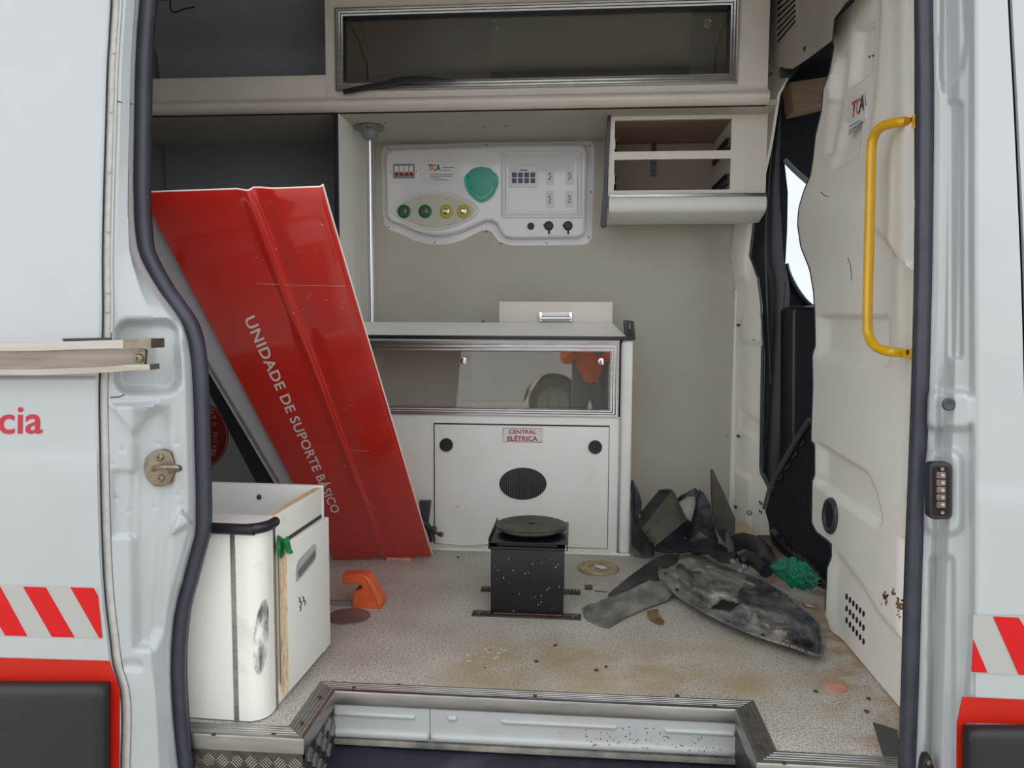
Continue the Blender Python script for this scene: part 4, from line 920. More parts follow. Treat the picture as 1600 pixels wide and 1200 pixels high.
# ================================================================== SILL TRIMS, STEP WELL
def ridge_profile(a, b, inward, z=0.0, lip=0.030, ma=0, me=0):      # aluminium stair nosing from a to b, inward = unit vector onto the floor
    a, b, n = Vector(a), Vector(b), Vector(inward); up = Vector((0, 0, 1))
    prof = [(-0.004, -lip), (-0.004, 0.000), (-0.002, 0.005), (0.003, 0.0068), (0.010, 0.006), (0.012, 0.003)]
    for i in range(4):
        o_ = 0.014+i*0.0095; prof += [(o_, 0.003), (o_+0.0015, 0.0044), (o_+0.0065, 0.0044), (o_+0.008, 0.003)]
    prof += [(0.054, 0.0022), (0.056, 0.0002), (0.0, 0.0002), (0.0, -lip)]
    d = (b-a).normalized(); mb = MB()
    A = [mb.bm.verts.new(a+n*p+d*(ma*p)+up*(z+q)) for p, q in prof]; B = [mb.bm.verts.new(b+n*p+d*(me*p)+up*(z+q)) for p, q in prof]
    k = len(A); mb.bm.faces.new(A); mb.bm.faces.new(list(reversed(B)))
    for i in range(k): mb.bm.faces.new((A[i], B[i], B[(i+1) % k], A[(i+1) % k]))
    return mb
tr = thing('sill_trim', 'aluminium ridged nosing round the step well at the floor edge', 'trim', (0, SY, 0))
segs = [((-1.06, YF, 0), (SX0, YF, 0), (0, 1, 0), 0, -1), ((SX0, YF, 0), (SX0, SY, 0), (-1, 0, 0), 1, 1), ((SX0, SY, 0), (SX1, SY, 0), (0, 1, 0), -1, 1), ((SX1, YF, 0), (SX1, SY, 0), (1, 0, 0), 1, 1), ((SX1, YF, 0), (0.80, YF, 0), (0, 1, 0), 1, 0)]
for k, (a, b, n, m0, m1) in enumerate(segs): part('nosing', ridge_profile(a, b, n, 0.0, 0.030, m0, m1), 'alu_trim', tr, ang=30)
for x, y in ((553, 1074), (500, 1089), (472, 1129), (427, 1147), (334, 1147), (836, 1087), (1117, 1102), (1167, 1116), (1187, 1165), (1225, 1192)):
    c = PZ(x, y, 0.006); part('screw', MB().lathe(c, (0, 0, 1), [(0.0055, -0.002), (0.005, 0.001), (0.002, 0.0012), (0, 0)], 12), 'screw_rust', tr)
for x, y, w in ((622, 1071, 'on the sill edge left of its middle'), (1058, 1088, 'close to the right end of the sill'), (838, 1034, 'alone below the black pedestal'), (932, 1048, 'left one of the pair before the torn strip'), (947, 1043, 'right one of the pair before the torn strip'), (868, 1009, 'just below the pedestal foot'), (1357, 1092, 'upper one of two at the foot of the bulkhead'), (1354, 1112, 'lower one of two at the foot of the bulkhead'), (1275, 1081, 'beside the pinkish disc'), (716, 871, 'by the cabinet foot near the hatch')):
    c = PZ(x, y, 0.0); random.seed(int(x*7)); solo('grit', MB().prism([c+Vector((0.006*math.cos(t)*random.uniform(.6, 1.2), 0.008*math.sin(t)*random.uniform(.6, 1.2), 0.003)) for t in [k*math.pi/4 for k in range(8)]], (0, 0, -0.003)), 'debris_brown', 'dark speck of grit '+w, 'grit', 'grit specks on the floor')
def lozenges(o, u, v, nu, nv, w, m, parent):     # raised tread bars in alternating groups
    o, u, v = Vector(o), Vector(u), Vector(v); n = u.cross(v).normalized(); mb = MB()
    for i in range(nu):
        for j in range(nv):
            d = (u+v) if (i+j) % 2 else (u-v); d.normalize(); q = d.cross(n)
            c = o+u*((i+.5)*w)+v*((j+.5)*w)
            for k in (-2, -1, 0, 1, 2):
                cc = c+q*(k*w*0.16); L = w*0.46*(1-0.10*abs(k)); t = w*0.028
                a = [cc-d*L, cc-d*L*0.6+q*t, cc+d*L*0.6+q*t, cc+d*L, cc+d*L*0.6-q*t, cc-d*L*0.6-q*t]
                mb.prism([p+n*0.0022 for p in a], n*-0.0022)
    return part('tread_bars', mb, m, parent, kind='stuff')
sw = struct('step_side_left', MB().box(SX0-0.012, SX0+0.0, YF, SY, -0.36, -0.03), 'checker_plate')
lozenges((SX0+0.001, SY, -0.04), (0, -1, 0), (0, 0, -1), 7, 8, 0.034, 'aluminium_worn', sw)
sf = struct('step_front_left', MB().box(-1.06, SX0, YF+0.002, YF+0.012, -0.36, -0.03), 'checker_plate')
lozenges((SX0-0.002, YF+0.001, -0.04), (-1, 0, 0), (0, 0, -1), 12, 5, 0.034, 'aluminium_worn', sf)
struct('step_side_right', MB().box(SX1, SX1+0.012, YF, SY, -0.36, -0.03), 'checker_plate')
struct('step_front_right', MB().box(SX1, 0.8, YF+0.002, YF+0.012, -0.36, -0.03), 'checker_plate')
# painted riser with pressed beads
zr0, zr1 = -0.118, -0.03
sr = struct('step_riser', MB().box(SX0+0.0, P(672, 1130, SY).x-0.001, SY, SY+0.01, zr0, zr1).box(P(672, 1130, SY).x+0.001, SX1, SY, SY+0.01, zr0, zr1), 'jamb_paint')
def bead(x0, x1, y, r, zc=None):
    a = P(x0, y, SY); b = P(x1, y+(x1-x0)*0.05, SY); return MB().tube([a, a+(b-a)*0.02, a+(b-a)*0.5, a+(b-a)*0.98, b], lambda t: r*(0.5 if t < 0.01 or t > 0.99 else 1), 12, 2, smooth=False)
for x0, x1, y in ((523, 649, 1114), (783, 964, 1127), (1038, 1148, 1141)): struct('pressed_bead', bead(x0, x1, y, 0.0065), 'jamb_paint', sr)
struct('pressed_bead', MB().tube([P(701, 1122, SY), P(706, 1122, SY), P(713, 1122.5, SY)], 0.007, 12, 3), 'jamb_paint', sr)
for x0, x1, y in ((523, 671, 1143), (674, 1149, 1150.5)): struct('bottom_roll', bead(x0, x1, y, 0.0125), 'jamb_paint', sr)
random.seed(5)
mb = MB()
for k in range(110):
    x = random.gauss(1010, 70); y = 1112+(x-520)*0.052+random.uniform(0, 40); r = random.uniform(0.4, 1.3)
    if x > 1145 or x < 800: continue
    c = P(x, y, SY-0.0145 if y > 1135+(x-520)*0.052 else SY-0.0012); mb.lathe(c, (0, -1, 0), [(r*0.0015, 0), (0, 0.0004)], 6)
struct('paint_chips', mb, 'hole', sr)['kind'] = 'stuff'
struct('step_lip', MB().box(SX0, SX1, SY-0.014, SY+0.02, zr0-0.014, zr0, 0.003), 'debris_dusty')
struct('step_well_back', MB().box(SX0, SX1, SY, SY+0.01, -0.30, zr0-0.014), 'step_rubber')
def tread(u, v):
    return Vector((SX0+(SX1-SX0)*u, SY-v*0.40, -0.158-0.02*ss(0, 0.3, v)+0.0015*noise.noise(Vector((u*20, v*10, 0)))))
st_ = solid(struct('step_tread', MB().grid(60, 20, tread), 'step_rubber', ang=60), 0.02, -1)
# dark pocket at the foot of the right pillar
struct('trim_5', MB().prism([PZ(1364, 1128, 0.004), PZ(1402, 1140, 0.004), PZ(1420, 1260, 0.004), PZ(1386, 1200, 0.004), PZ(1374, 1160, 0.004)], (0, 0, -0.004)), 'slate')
dm = solo('floor_disc', MB().lathe(PZ(1305, 1076, 0), (0, 0, 1), [(0.028, 0), (0.028, 0.004), (0.02, 0.006), (0, 0.006)], 28), 'terracotta', 'small pinkish round disc lying on floor near the bulkhead', 'disc')
random.seed(9); mb = MB()
for k in range(26):
    x, y = 758+random.uniform(-34, 34), 1030+random.uniform(-16, 16); c = PZ(x, y, 0.0004); r_ = random.uniform(0.002, 0.006)
    mb.prism([c+Vector((r_*1.4*math.cos(t), r_*math.sin(t), 0)) for t in [q*math.pi/3 for q in range(6)]], (0, 0, -0.0003))
struct('dust_print', mb, 'label_paper' if False else 'plate_cream', bpy.data.objects['floor'])['kind'] = 'stuff'
fc = thing('floor_cover', 'dull brown round cover plate set in floor near orange foot', 'cover', PZ(545, 963, 0))
part('plate', MB().lathe(PZ(545, 963, 0), (0, 0, 1), [(0.066, 0), (0.066, 0.003), (0.06, 0.004), (0, 0.0035)], 40), 'floor_cap', fc)
part('rim', MB().tube([PZ(545, 963, 0.002)+Vector((0.068*math.cos(t*math.pi/12), 0.068*math.sin(t*math.pi/12), 0)) for t in range(25)], 0.002, 8, 1), 'tube_grey', fc)

# ================================================================== WHITE BOX, lower left
WM = Matrix.Translation(Vector((-0.728, 1.697, 0))) @ Matrix.Rotation(math.radians(-2.0), 4, 'Z')
wx = thing('open_drawer_box', 'white open-topped cabinet base with side drawer, left of the step', 'cabinet', tuple(WM @ Vector((-0.25, 0.2, 0))))
def wp(name, mb, m, parent=None, label=None, kind=None, ang=38):
    mb.bm.transform(WM); return part(name, mb, m, parent or wx, label, kind, ang)
def corner_prof(r, x0, y1, z0, z1, off=0.0):     # quarter-round corner post outline in plan
    pts = [Vector((x0, -off, z0))] + [Vector((-r+(r+off)*math.sin(t*math.pi/16), r-(r+off)*math.cos(t*math.pi/16), z0)) for t in range(9)] + [Vector((off, y1, z0))]
    return pts
R0 = 0.045; ZT = 0.462
mb = MB(); o_ = corner_prof(R0, -0.062, 0.066, 0.004, ZT); inner = [Vector((-0.062, 0.018, 0.004)), Vector((-0.03, 0.03, 0.004)), Vector((-0.018, 0.066, 0.004))]
mb.prism(o_+list(reversed(inner)), (0, 0, ZT-0.004)); wp('rounded_corner', mb, 'laminate_dirty', ang=50)
wp('front_panel', MB().box(-0.50, -0.074, 0.0, 0.018, 0.004, ZT, 0.001), 'laminate')
wp('corner_strip', MB().box(-0.074, -0.062, -0.001, 0.01, 0.0, ZT), 'aluminium')
wp('corner_strip', MB().box(-0.01, 0.002, 0.066, 0.078, 0.0, ZT), 'aluminium')
wp('back_panel', MB().box(-0.50, 0, 0.392, 0.41, 0.004, 0.489, 0.001), 'laminate')
wp('side_panel', MB().box(-0.018, 0.0, 0.078, 0.392, 0.404, 0.483, 0.001).box(-0.018, -0.002, 0.078, 0.392, 0.004, 0.05, 0.001).box(-0.016, -0.004, 0.1, 0.392, 0.05, 0.404), 'laminate_dirty')
wp('raw_edge', MB().box(-0.018, -0.001, 0.072, 0.392, 0.483, 0.485), 'wood_raw')
wp('left_panel', MB().box(-0.50, -0.482, 0.018, 0.392, 0.004, 0.483), 'laminate')
wp('bottom_board', MB().box(-0.482, -0.018, 0.018, 0.392, 0.20, 0.212), 'laminate')
wp('gap', MB().box(-0.004, 0.0005, 0.10, 0.388, 0.398, 0.410), 'line_dark')
mb = MB(); o_ = corner_prof(R0, -0.50, 0.075, ZT, 0.483, 0.004); mb.prism(o_+[Vector((-0.05, 0.078, ZT)), Vector((-0.5, 0.078, ZT))], (0, 0, 0.021)); wp('top_board', mb, 'laminate')
mb = MB(); q = [Vector((p.x, p.y, 0.470)) for p in corner_prof(R0, -0.50, 0.068, 0, 0, 0.005)]; mb.tube(q, 0.0125, 12, 2, ry=0.015); wp('edge_moulding', mb, 'black_trim', label='black rounded edge moulding')
wp('screw', MB().lathe((-0.185, 0.391, 0.452), (0, -1, 0), [(0.008, 0), (0.005, 0.003), (0, 0.004)], 12), 'debris_brown')
fc2 = wp('drawer', MB().box(0.001, 0.019, 0.100, 0.395, 0.030, 0.400, 0.001), 'laminate', label='drawer front hanging askew on the side')
wp('raw_edge', MB().box(0.0005, 0.0195, 0.0985, 0.100, 0.030, 0.400), 'wood_raw', fc2, 'raw chipboard edge')
def fpt(y, z, o=0.02): return Vector((o, y, z-0.028))
hp_ = wp('recessed_handle', MB().prism([fpt(0.155, 0.360), fpt(0.170, 0.372), fpt(0.275, 0.385), fpt(0.295, 0.378), fpt(0.297, 0.350), fpt(0.285, 0.335), fpt(0.165, 0.318), fpt(0.153, 0.325)], (-0.002, 0, 0), 0.0008), 'handle_silver', fc2, 'recessed metal pull')
wp('handle_recess', MB().prism([fpt(0.165, 0.345, 0.0205), fpt(0.285, 0.366, 0.0205), fpt(0.287, 0.345, 0.0205), fpt(0.175, 0.326, 0.0205)], (-0.001, 0, 0)), 'cast_grey', fc2)
for k, (y, z) in enumerate(((0.17, 0.275), (0.18, 0.262), (0.175, 0.250), (0.195, 0.268), (0.205, 0.255))): wp('scratch', MB().tube([fpt(y, z), fpt(y+0.008, z-0.006), fpt(y+0.003, z-0.014)], 0.0015, 6, 3), 'line_dark', fc2)
def scf(u, v):
    a = u*2*math.pi; r = v; ax = 0.58+0.30*r*math.cos(a)+0.10*r*math.sin(a)*0.6; z = 0.205+0.088*r*math.sin(a)+0.02*r*math.cos(a)
    ang = ax*math.pi/2; return Vector((-R0+(R0+0.0006)*math.sin(ang), R0-(R0+0.0006)*math.cos(ang), z))
wp('scuff_mark', MB().grid(30, 6, scf), 'scuff', label='dark oval scuff on the rounded corner')
gt = solo('green_tape', (lambda m_: (m_.bm.transform(WM), m_)[1])(MB().grid(8, 8, lambda u, v: Vector((0.004+0.022*u+0.004*math.sin(v*9), 0.070+0.05*v, 0.392+0.035*math.sin(v*2.2)*(1-u)+0.012*math.sin(u*7+v*5))))), 'green_tape', 'scrap of green tape stuck at the corner of white drawer box', 'tape')
solid(gt, 0.002)
struct('trim_6', MB().box(-1.06, -0.93, 1.70, 1.71, 0, 0.5), 'jamb_paint')

# ================================================================== BOARD WITH ROUND STICKER
YK = 3.03
bd = thing('sticker_board', 'grey-green board with round maroon sticker behind the leaning red panel', 'board', P(360, 760, YK))
bx0 = P(240, 700, YK).x; bx1 = P(500, 700, YK).x
part('board', MB().box(bx0, bx1, YK, YK+0.02, 0, 0.80, 0.002), 'board_green_grey', bd)
skt = part('round_sticker', MB().prism(onY(circ(315, 681, 42, 51, 40), YK-0.001), (0, 0.001, 0)), 'sticker_maroon', bd, 'round maroon sticker')
part('sticker_ring', ringY(circ(315, 681, 39.5, 48.5, 40), YK-0.0012, 0.0012, 6), 'sticker_text', skt)
for ch, x, y, r_ in (('N', 330.5, 643, 25), ('T', 333, 652, 15), ('O', 334.5, 663, 8), ('M', 336, 679, 0), ('Ó', 336.5, 689, -6), ('V', 335.5, 698, -12), ('E', 333.5, 706, -20), ('L', 331, 713, -26)):
    a = math.radians(90-r_); ux, uy = math.cos(a), math.sin(a); vx, vy = uy, -ux
    L0 = (x-ux*3.2-vx*3.5, y-uy*3.2-vy*3.5); L1 = (x+ux*3.2-vx*3.5, y+uy*3.2-vy*3.5); L2 = (x-ux*3.2+vx*3.5, y-uy*3.2+vy*3.5)
    text(ch, P(*L0, YK-0.002), P(*L1, YK-0.002), P(*L2, YK-0.002), 'sticker_text', skt)

# ================================================================== LEANING RED PANEL
TLp, TRp, BRp = P(221, 303, 1.79), P(503, 293, 1.84), P(675, 871, 3.0)
nrm = (TRp-TLp).cross(BRp-TRp).normalized()
if nrm.y > 0: nrm = -nrm
def onpl(px, py, off=0.0):
    d = ray(px, py); o_ = TLp+nrm*off; return EYE + d*((o_-EYE).dot(nrm)/d.dot(nrm))
BLp = onpl(523, 878)
rp = thing('leaning_body_panel', 'large red body panel lettered in white, leaning beside the pole', 'panel', (BRp+BLp)/2)
def rpos(u, v):
    p = (TLp*(1-u)+TRp*u)*(1-v)+(BLp*(1-u)+BRp*u)*v
    c = 0.60-0.05*v
    h = 0.009*ss(c-0.09, c-0.005, u) - 0.012*ss(c-0.005, c+0.012, u) + 0.007*ss(c+0.03, c+0.14, u)
    h -= 0.005*ss(0.985, 1, u) + 0.008*ss(0.99, 1, v)+0.004*ss(0.012, 0, v)
    return p+nrm*h
red = solid(face_to(part('skin', MB().grid(80, 120, rpos), 'red_paint', rp, ang=70), nrm), 0.012, -1)
part('inner_frame', MB().prism([onpl(x, y, -0.02) for x, y in ((150, 290), (336, 600), (428, 755), (498, 875), (523, 878), (221, 303), (216, 290))], nrm*-0.03, 0.003), 'flange_grey', rp, 'grey inner door frame')
part('inner_fold', MB().tube([onpl(x+9, y, -0.018) for x, y in ((150, 290), (336, 600), (428, 755), (488, 860))], 0.004, 8, 2), 'cast_grey', rp)
part('rubber_edge', MB().prism([onpl(x, y, -0.03) for x, y in ((290, 555), (314, 565), (336, 600), (428, 755), (480, 850), (450, 845), (398, 752), (322, 606))], nrm*-0.03, 0.004), 'black_trim', rp)
part('edge_flange', MB().tube([rpos(1, k/24)-nrm*0.008 for k in range(25)], 0.0032, 8, 1, smooth=False), 'bulkhead_paint', rp, 'cream folded edge')
part('top_edge', MB().tube([rpos(k/80, 0)-nrm*0.004 for k in range(81)], 0.0020, 8, 1, smooth=False), 'bulkhead_paint', rp)
def oz(px, py): # point on the panel skin in front of pixel
    return onpl(px, py, 0.0015)
text('UNIDADE DE SUPORTE BÁSICO', oz(381, 499), oz(519, 803), oz(401.5, 490), 'lettering_white', rp, bold=0.018, spacing=1.06, label='white lettering UNIDADE DE SUPORTE BÁSICO')
random.seed(11)
mb = MB()
for k in range(46):
    v = random.uniform(0.02, 0.98); u = random.uniform(0.45, 0.95); q = rpos(u, v)+nrm*0.0003; r = random.uniform(0.0006, 0.0016)
    mb.lathe(q, nrm, [(r, 0), (0, 0.0005)], 6)
part('paint_chips', mb, 'lettering_white', rp, kind='stuff')
for a, b in (((400, 443), (540, 447)), ((572, 778), (580, 790)), ((548, 703), (578, 704))): part('scratch', MB().tube([onpl(*a, 0.007), onpl((a[0]+b[0])/2, (a[1]+b[1])/2+1, 0.007), onpl(*b, 0.007)], 0.0005, 6, 3), 'sticker_text', rp)
solo('wood_scrap', MB().box(PZ(603, 876).x, PZ(643, 876).x, 2.96, 3.04, 0, 0.012, 0.002), 'terracotta', 'thin reddish scrap wedged under the red panel foot', 'scrap')

# small fittings at the foot of the red panel
ft = thing('hose_fitting', 'black hose end with brass nut between red panel and hatch', 'fitting', PZ(682, 845, 0))
part('plate', MB().prism([P(655, 783, 3.09), P(673, 783, 3.09), P(668, 822, 3.09), P(660, 822, 3.09)], (0, 0.02, 0), 0.002), 'slate', ft)
part('hose', MB().tube([P(655, 812, 3.07), P(668, 822, 3.07), P(674, 836, 3.06), P(676, 846, 3.05)], 0.013, 12, 5), 'black_plastic', ft)
part('collar', MB().cyl(P(672, 828, 3.06), P(680, 826, 3.05), 0.012, n=16), 'slate', ft)
part('nut', MB().cyl(P(680, 832, 3.05), P(690, 836, 3.04), 0.007, n=8).cyl(P(687, 834, 3.045), P(691, 836, 3.04), 0.011, n=6), 'zinc', ft)

# ================================================================== ORANGE FOOT AND TUBE
YO2 = PZ(570, 951, 0).y
of = thing('orange_bracket', 'orange plastic bracket foot with grey tube standing on the floor', 'bracket', PZ(570, 951, 0))
ob = [(534, 899), (561, 898), (571, 900), (578, 906), (596, 937), (598, 943), (593, 952), (549, 952), (552, 932), (553, 924), (562, 922), (566, 917), (560, 912), (554, 911), (553, 914), (536, 912)]
part('bracket_body', MB().prism(onY(ob, YO2), (0, 0.055, 0), 0.004), 'orange_plastic', of)
part('rib', MB().tube(onY([(562, 900), (572, 904), (588, 935), (592, 950)], YO2-0.001), 0.003, 8, 3), 'orange_plastic', of)
part('tube', MB().cyl(P(470, 943, YO2+0.03), P(552, 944, YO2+0.03), 0.014, n=20), 'tube_grey', of)

# ================================================================== BLACK PEDESTAL
pd = thing('seat_pedestal', 'black steel box pedestal with round plate, bolted to floor', 'stand', PZ(823, 966, 0))
pY = 2.43; x0 = P(766.5, 905, pY).x; x1 = P(880.5, 905, pY).x; zt2 = P(823, 858, pY).z
part('box_body', MB().box(x0, x1, pY, pY+0.25, 0.0, zt2, 0.003), 'black_paint', pd)
part('box_lid', MB().box(x0-0.004, x1+0.004, pY-0.004, pY+0.254, zt2-0.004, zt2+0.006, 0.002), 'black_paint', pd)
tp = part('swivel_base', MB().box(P(764, 840, pY).x, P(887, 840, pY).x, pY-0.012, pY+0.262, zt2+0.020, zt2+0.025, 0.001).box(x0+0.02, x1-0.02, pY+0.01, pY+0.24, zt2+0.004, zt2+0.021), 'black_paint', pd)
for xx in (P(764, 840, pY).x, P(886, 840, pY).x): part('side_lip', MB().box(xx-0.001, xx+0.003, pY-0.012, pY+0.262, zt2+0.0, zt2+0.035 if xx < -0.2 else zt2+0.022, 0.001), 'black_paint', tp)
dc = (( x0+x1)/2+0.006, pY+0.125, zt2+0.030)
ds = part('swivel_disc', MB().lathe(dc, (0, 0, 1), [(0.0, 0), (0.10, 0.0), (0.121, 0.012), (0.121, 0.019), (0.112, 0.022), (0.10, 0.020), (0.03, 0.021), (0.012, 0.022), (0.012, 0.016), (0, 0.016)], 48), 'disc_dusty', pd, 'dusty round swivel plate')
for xx, yy in ((-0.335+0.003, pY-0.012), ): pass
for y0_, sgn in ((pY-0.018, 1), (pY+0.215, 1)):
    xa1, xb1 = x0-0.060, x1+0.058
    s_ = part('floor_strap', MB().box(xa1, xb1, y0_, y0_+0.042, 0.0, 0.006, 0.002), 'strap_metal', pd)
    for xx in (xa1+0.022, xb1-0.025): part('bolt', MB().lathe((xx, y0_+0.02, 0.006), (0, 0, 1), [(0.013, 0), (0.013, 0.002), (0.008, 0.002), (0.008, 0.007), (0.003, 0.008), (0, 0.008)], 12), 'zinc', s_)
part('rust_line', MB().box(x0+0.01, x1-0.002, pY-0.0015, pY, 0.004, 0.009), 'rust', pd)
random.seed(3); mb = MB()
for k in range(28):
    c = Vector((random.uniform(x0+.01, x1-.01), pY-0.0003, random.uniform(0.01, zt2-.03))); r = random.uniform(.0006, .0018); mb.lathe(c, (0, -1, 0), [(r, 0), (0, .0004)], 6)
part('paint_specks', mb, 'lettering_white', pd, kind='stuff')

# ================================================================== SMALL THINGS ON THE FLOOR
trg = thing('tape_ring', 'tan roll-end ring lying flat, right of black pedestal', 'ring', PZ(935, 889, 0))
c = PZ(935, 889, 0)
part('ring', MB().lathe(c, (0, 0, 1), [(0.040, 0.0), (0.079, 0.0), (0.081, 0.004), (0.078, 0.011), (0.045, 0.012), (0.040, 0.009), (0.040, 0.0)], 40), 'tape_ring', trg)
part('paper_scrap', MB().prism([PZ(928, 882, 0.0135), PZ(944, 884, 0.0135), PZ(950, 887, 0.0135), (PZ(940, 889, 0.0135)), PZ(932, 886, 0.0135)], (0, 0, -0.001)), 'label_paper', trg)
solo('clip_piece', MB().box(PZ(914, 920).x, PZ(926, 920).x, PZ(920, 922).y, PZ(920, 918).y+0.01, 0, 0.008, 0.002), 'slate', 'tiny dark plastic clip on floor right of black pedestal', 'clip')
solo('cable_scrap', MB().tube([PZ(929, 923, 0.002), PZ(940, 924, 0.002), PZ(949, 924.5, 0.002)], 0.0015, 6, 3), 'line_dark', 'short thin wire scrap on floor by the dark clip', 'wire')

# ================================================================== BROKEN TRIM HEAP
def shard(name, pts, m, label, cat='debris', th=0.004, amp=0.006, cuts=3, group=None, parent=None, seed=0, fold=None, sc=9.0):
    """broken sheet: outline of (px, py, Y) or 3-D points, subdivided and gently buckled"""
    bm = bmesh.new(); vs = [bm.verts.new(P(*p) if not isinstance(p, Vector) else p) for p in pts]
    f = bm.faces.new(vs); bmesh.ops.triangulate(bm, faces=[f])
    for _ in range(cuts): bmesh.ops.subdivide_edges(bm, edges=[e for e in bm.edges if e.calc_length() > 0.018], cuts=1, use_grid_fill=True); bmesh.ops.triangulate(bm, faces=[q for q in bm.faces if len(q.verts) > 3])
    n = Vector((0, 0, 0))
    for q in bm.faces: q.normal_update(); n += q.normal*q.calc_area()
    n.normalize()
    if n.y > 0: n = -n
    for v in bm.verts:
        d = amp*noise.noise(v.co*sc+Vector((seed*3.1, 0, seed))) + amp*0.3*noise.noise(v.co*sc*4+Vector((0, seed, 0)))
        v.co += n*d
        v.co.z = max(v.co.z, 0.002)
    mb = MB(); mb.bm.free(); mb.bm = bm
    if parent: o = part(name, mb, m, parent, ang=50)
    else: o = solo(name, mb, m, label, cat, group, ang=50)
    return solid(o, th, 0)
def tri_curve(pts, r, m, parent, name='rib'): return part(name, MB().tube([P(*p) for p in pts], r, 8, 3), m, parent)

# curved fin against the cabinet post
s1 = thing('curved_trim_piece', 'dark curved trim piece standing against the cabinet corner post', 'debris', P(1005, 868, 3.12))
shard('shell', [(986, 752, 3.2), (990, 750, 3.19), (997, 765, 3.17), (1002, 785, 3.14), (1001, 802, 3.12), (996, 806, 3.12), (1004, 820, 3.08), (1016, 832, 3.06), (1022, 845, 3.06), (1022, 868, 3.08), (1005, 871, 3.08), (990, 868, 3.09), (986, 850, 3.11), (986, 800, 3.14)], 'debris_plastic', '', parent=s1, seed=1, amp=0.01)
tri_curve([(989, 762, 3.15), (988, 800, 3.13), (998, 822, 3.08), (1014, 840, 3.05), (1020, 866, 3.05)], 0.006, 'debris_dark', s1)
# folded duct
s2 = thing('folded_trim_box', 'grey-black folded trim box leaning left in the heap', 'debris', P(1040, 855, 3.1))
shard('outer_face', [(1003, 826, 3.02), (1049, 768, 3.16), (1056, 778, 3.14), (1072, 811, 3.08), (1062, 822, 3.05), (1025, 852, 2.99), (1016, 845, 2.99)], 'debris_brown', '', parent=s2, seed=2, amp=0.004)
shard('inner_face', [(998, 822, 3.06), (1002, 800, 3.14), (1030, 767, 3.24), (1049, 766, 3.19), (1049, 769, 3.165), (1003, 827, 3.03)], 'debris_plastic', '', parent=s2, seed=3, amp=0.004)
shard('lower_face', [(1025, 852, 2.99), (1062, 822, 3.05), (1073, 811, 3.08), (1082, 818, 3.10), (1078, 835, 3.08), (1040, 857, 3.0)], 'debris_dark', '', parent=s2, seed=4, amp=0.006)
tri_curve([(1030, 766.5, 3.23), (1049, 766, 3.16), (1057, 780, 3.13), (1072, 811, 3.07)], 0.004, 'debris_brown', s2)
tri_curve([(1010, 832, 3.01), (1035, 808, 3.07), (1056, 783, 3.13)], 0.0025, 'debris_dark', s2)
# arch piece
s3 = thing('arched_trim_piece', 'dark arched trim with torn edge in middle of heap', 'debris', P(1095, 862, 3.1))
shard('web', [(1092, 766, 3.24), (1100, 772, 3.22), (1110, 788, 3.2), (1114, 815, 3.16), (1122, 845, 3.1), (1120, 862, 3.04), (1090, 866, 3.0), (1070, 860, 3.02), (1072, 842, 3.08), (1080, 828, 3.12), (1082, 808, 3.16), (1086, 790, 3.2)], 'debris_plastic', '', parent=s3, seed=5, amp=0.014)
shard('arm', [(1056, 782, 3.25), (1064, 774, 3.24), (1086, 762, 3.23), (1093, 768, 3.22), (1086, 776, 3.22), (1074, 776, 3.23), (1060, 785, 3.24)], 'debris_dark', '', parent=s3, seed=6, amp=0.004)
tri_curve([(1086, 763, 3.21), (1088, 790, 3.18), (1082, 812, 3.13), (1074, 840, 3.05)], 0.004, 'debris_dark', s3)
# pale scrap seen through the arch
shard('paper_scrap', [(1060, 788, 3.3), (1084, 776, 3.3), (1086, 790, 3.3), (1083, 806, 3.28), (1086, 843, 3.27), (1072, 843, 3.27), (1070, 806, 3.28)], 'plate_cream', 'pale crumpled scrap behind the arched dark trim', 'paper', th=0.002, amp=0.006, seed=7)
# spike
s4 = thing('pointed_trim_piece', 'tall pointed brown-black trim shard standing right in heap', 'debris', P(1135, 868, 3.05))
shard('blade', [(1111, 733, 3.24), (1114, 735, 3.24), (1130, 766, 3.2), (1149, 812, 3.12), (1148, 845, 3.06), (1146, 866, 3.0), (1132, 848, 3.02), (1122, 832, 3.05), (1115, 812, 3.1), (1111, 770, 3.18)], 'debris_brown', '', parent=s4, seed=8, amp=0.006)
tri_curve([(1111, 734, 3.235), (1112, 780, 3.16), (1116, 815, 3.09), (1124, 836, 3.04)], 0.003, 'debris_dark', s4)
shard('broken_foot', [(1126, 830, 3.03), (1134, 826, 3.02), (1146, 850, 2.98), (1150, 868, 2.96), (1143, 866, 2.96), (1134, 852, 2.98)], 'debris_dark', '', parent=s4, seed=9, amp=0.01)
# folds at the bottom
shard('trim_fragment', [(1020, 856, 2.98), (1030, 848, 3.0), (1060, 836, 3.06), (1078, 846, 3.04), (1076, 862, 2.97), (1050, 864, 2.94), (1024, 862, 2.95)], 'debris_dark', 'navy black fragment lying under the folded trim box', seed=10, amp=0.012)
shard('trim_fragment', [(1078, 846, 3.02), (1092, 832, 3.04), (1112, 842, 3.02), (1136, 856, 2.98), (1140, 866, 2.93), (1110, 864, 2.93), (1078, 860, 2.95)], 'debris_dark', 'navy black bulging fragment under the arched trim', seed=11, amp=0.02)
shard('trim_fragment', [(1104, 862, 2.95), (1150, 862, 2.9), (1152, 866, 2.9), (1146, 880, 2.82), (1124, 876, 2.85), (1112, 870, 2.9)], 'debris_dark', 'thin black triangular flap in front of the pointed shard', seed=12, amp=0.008)
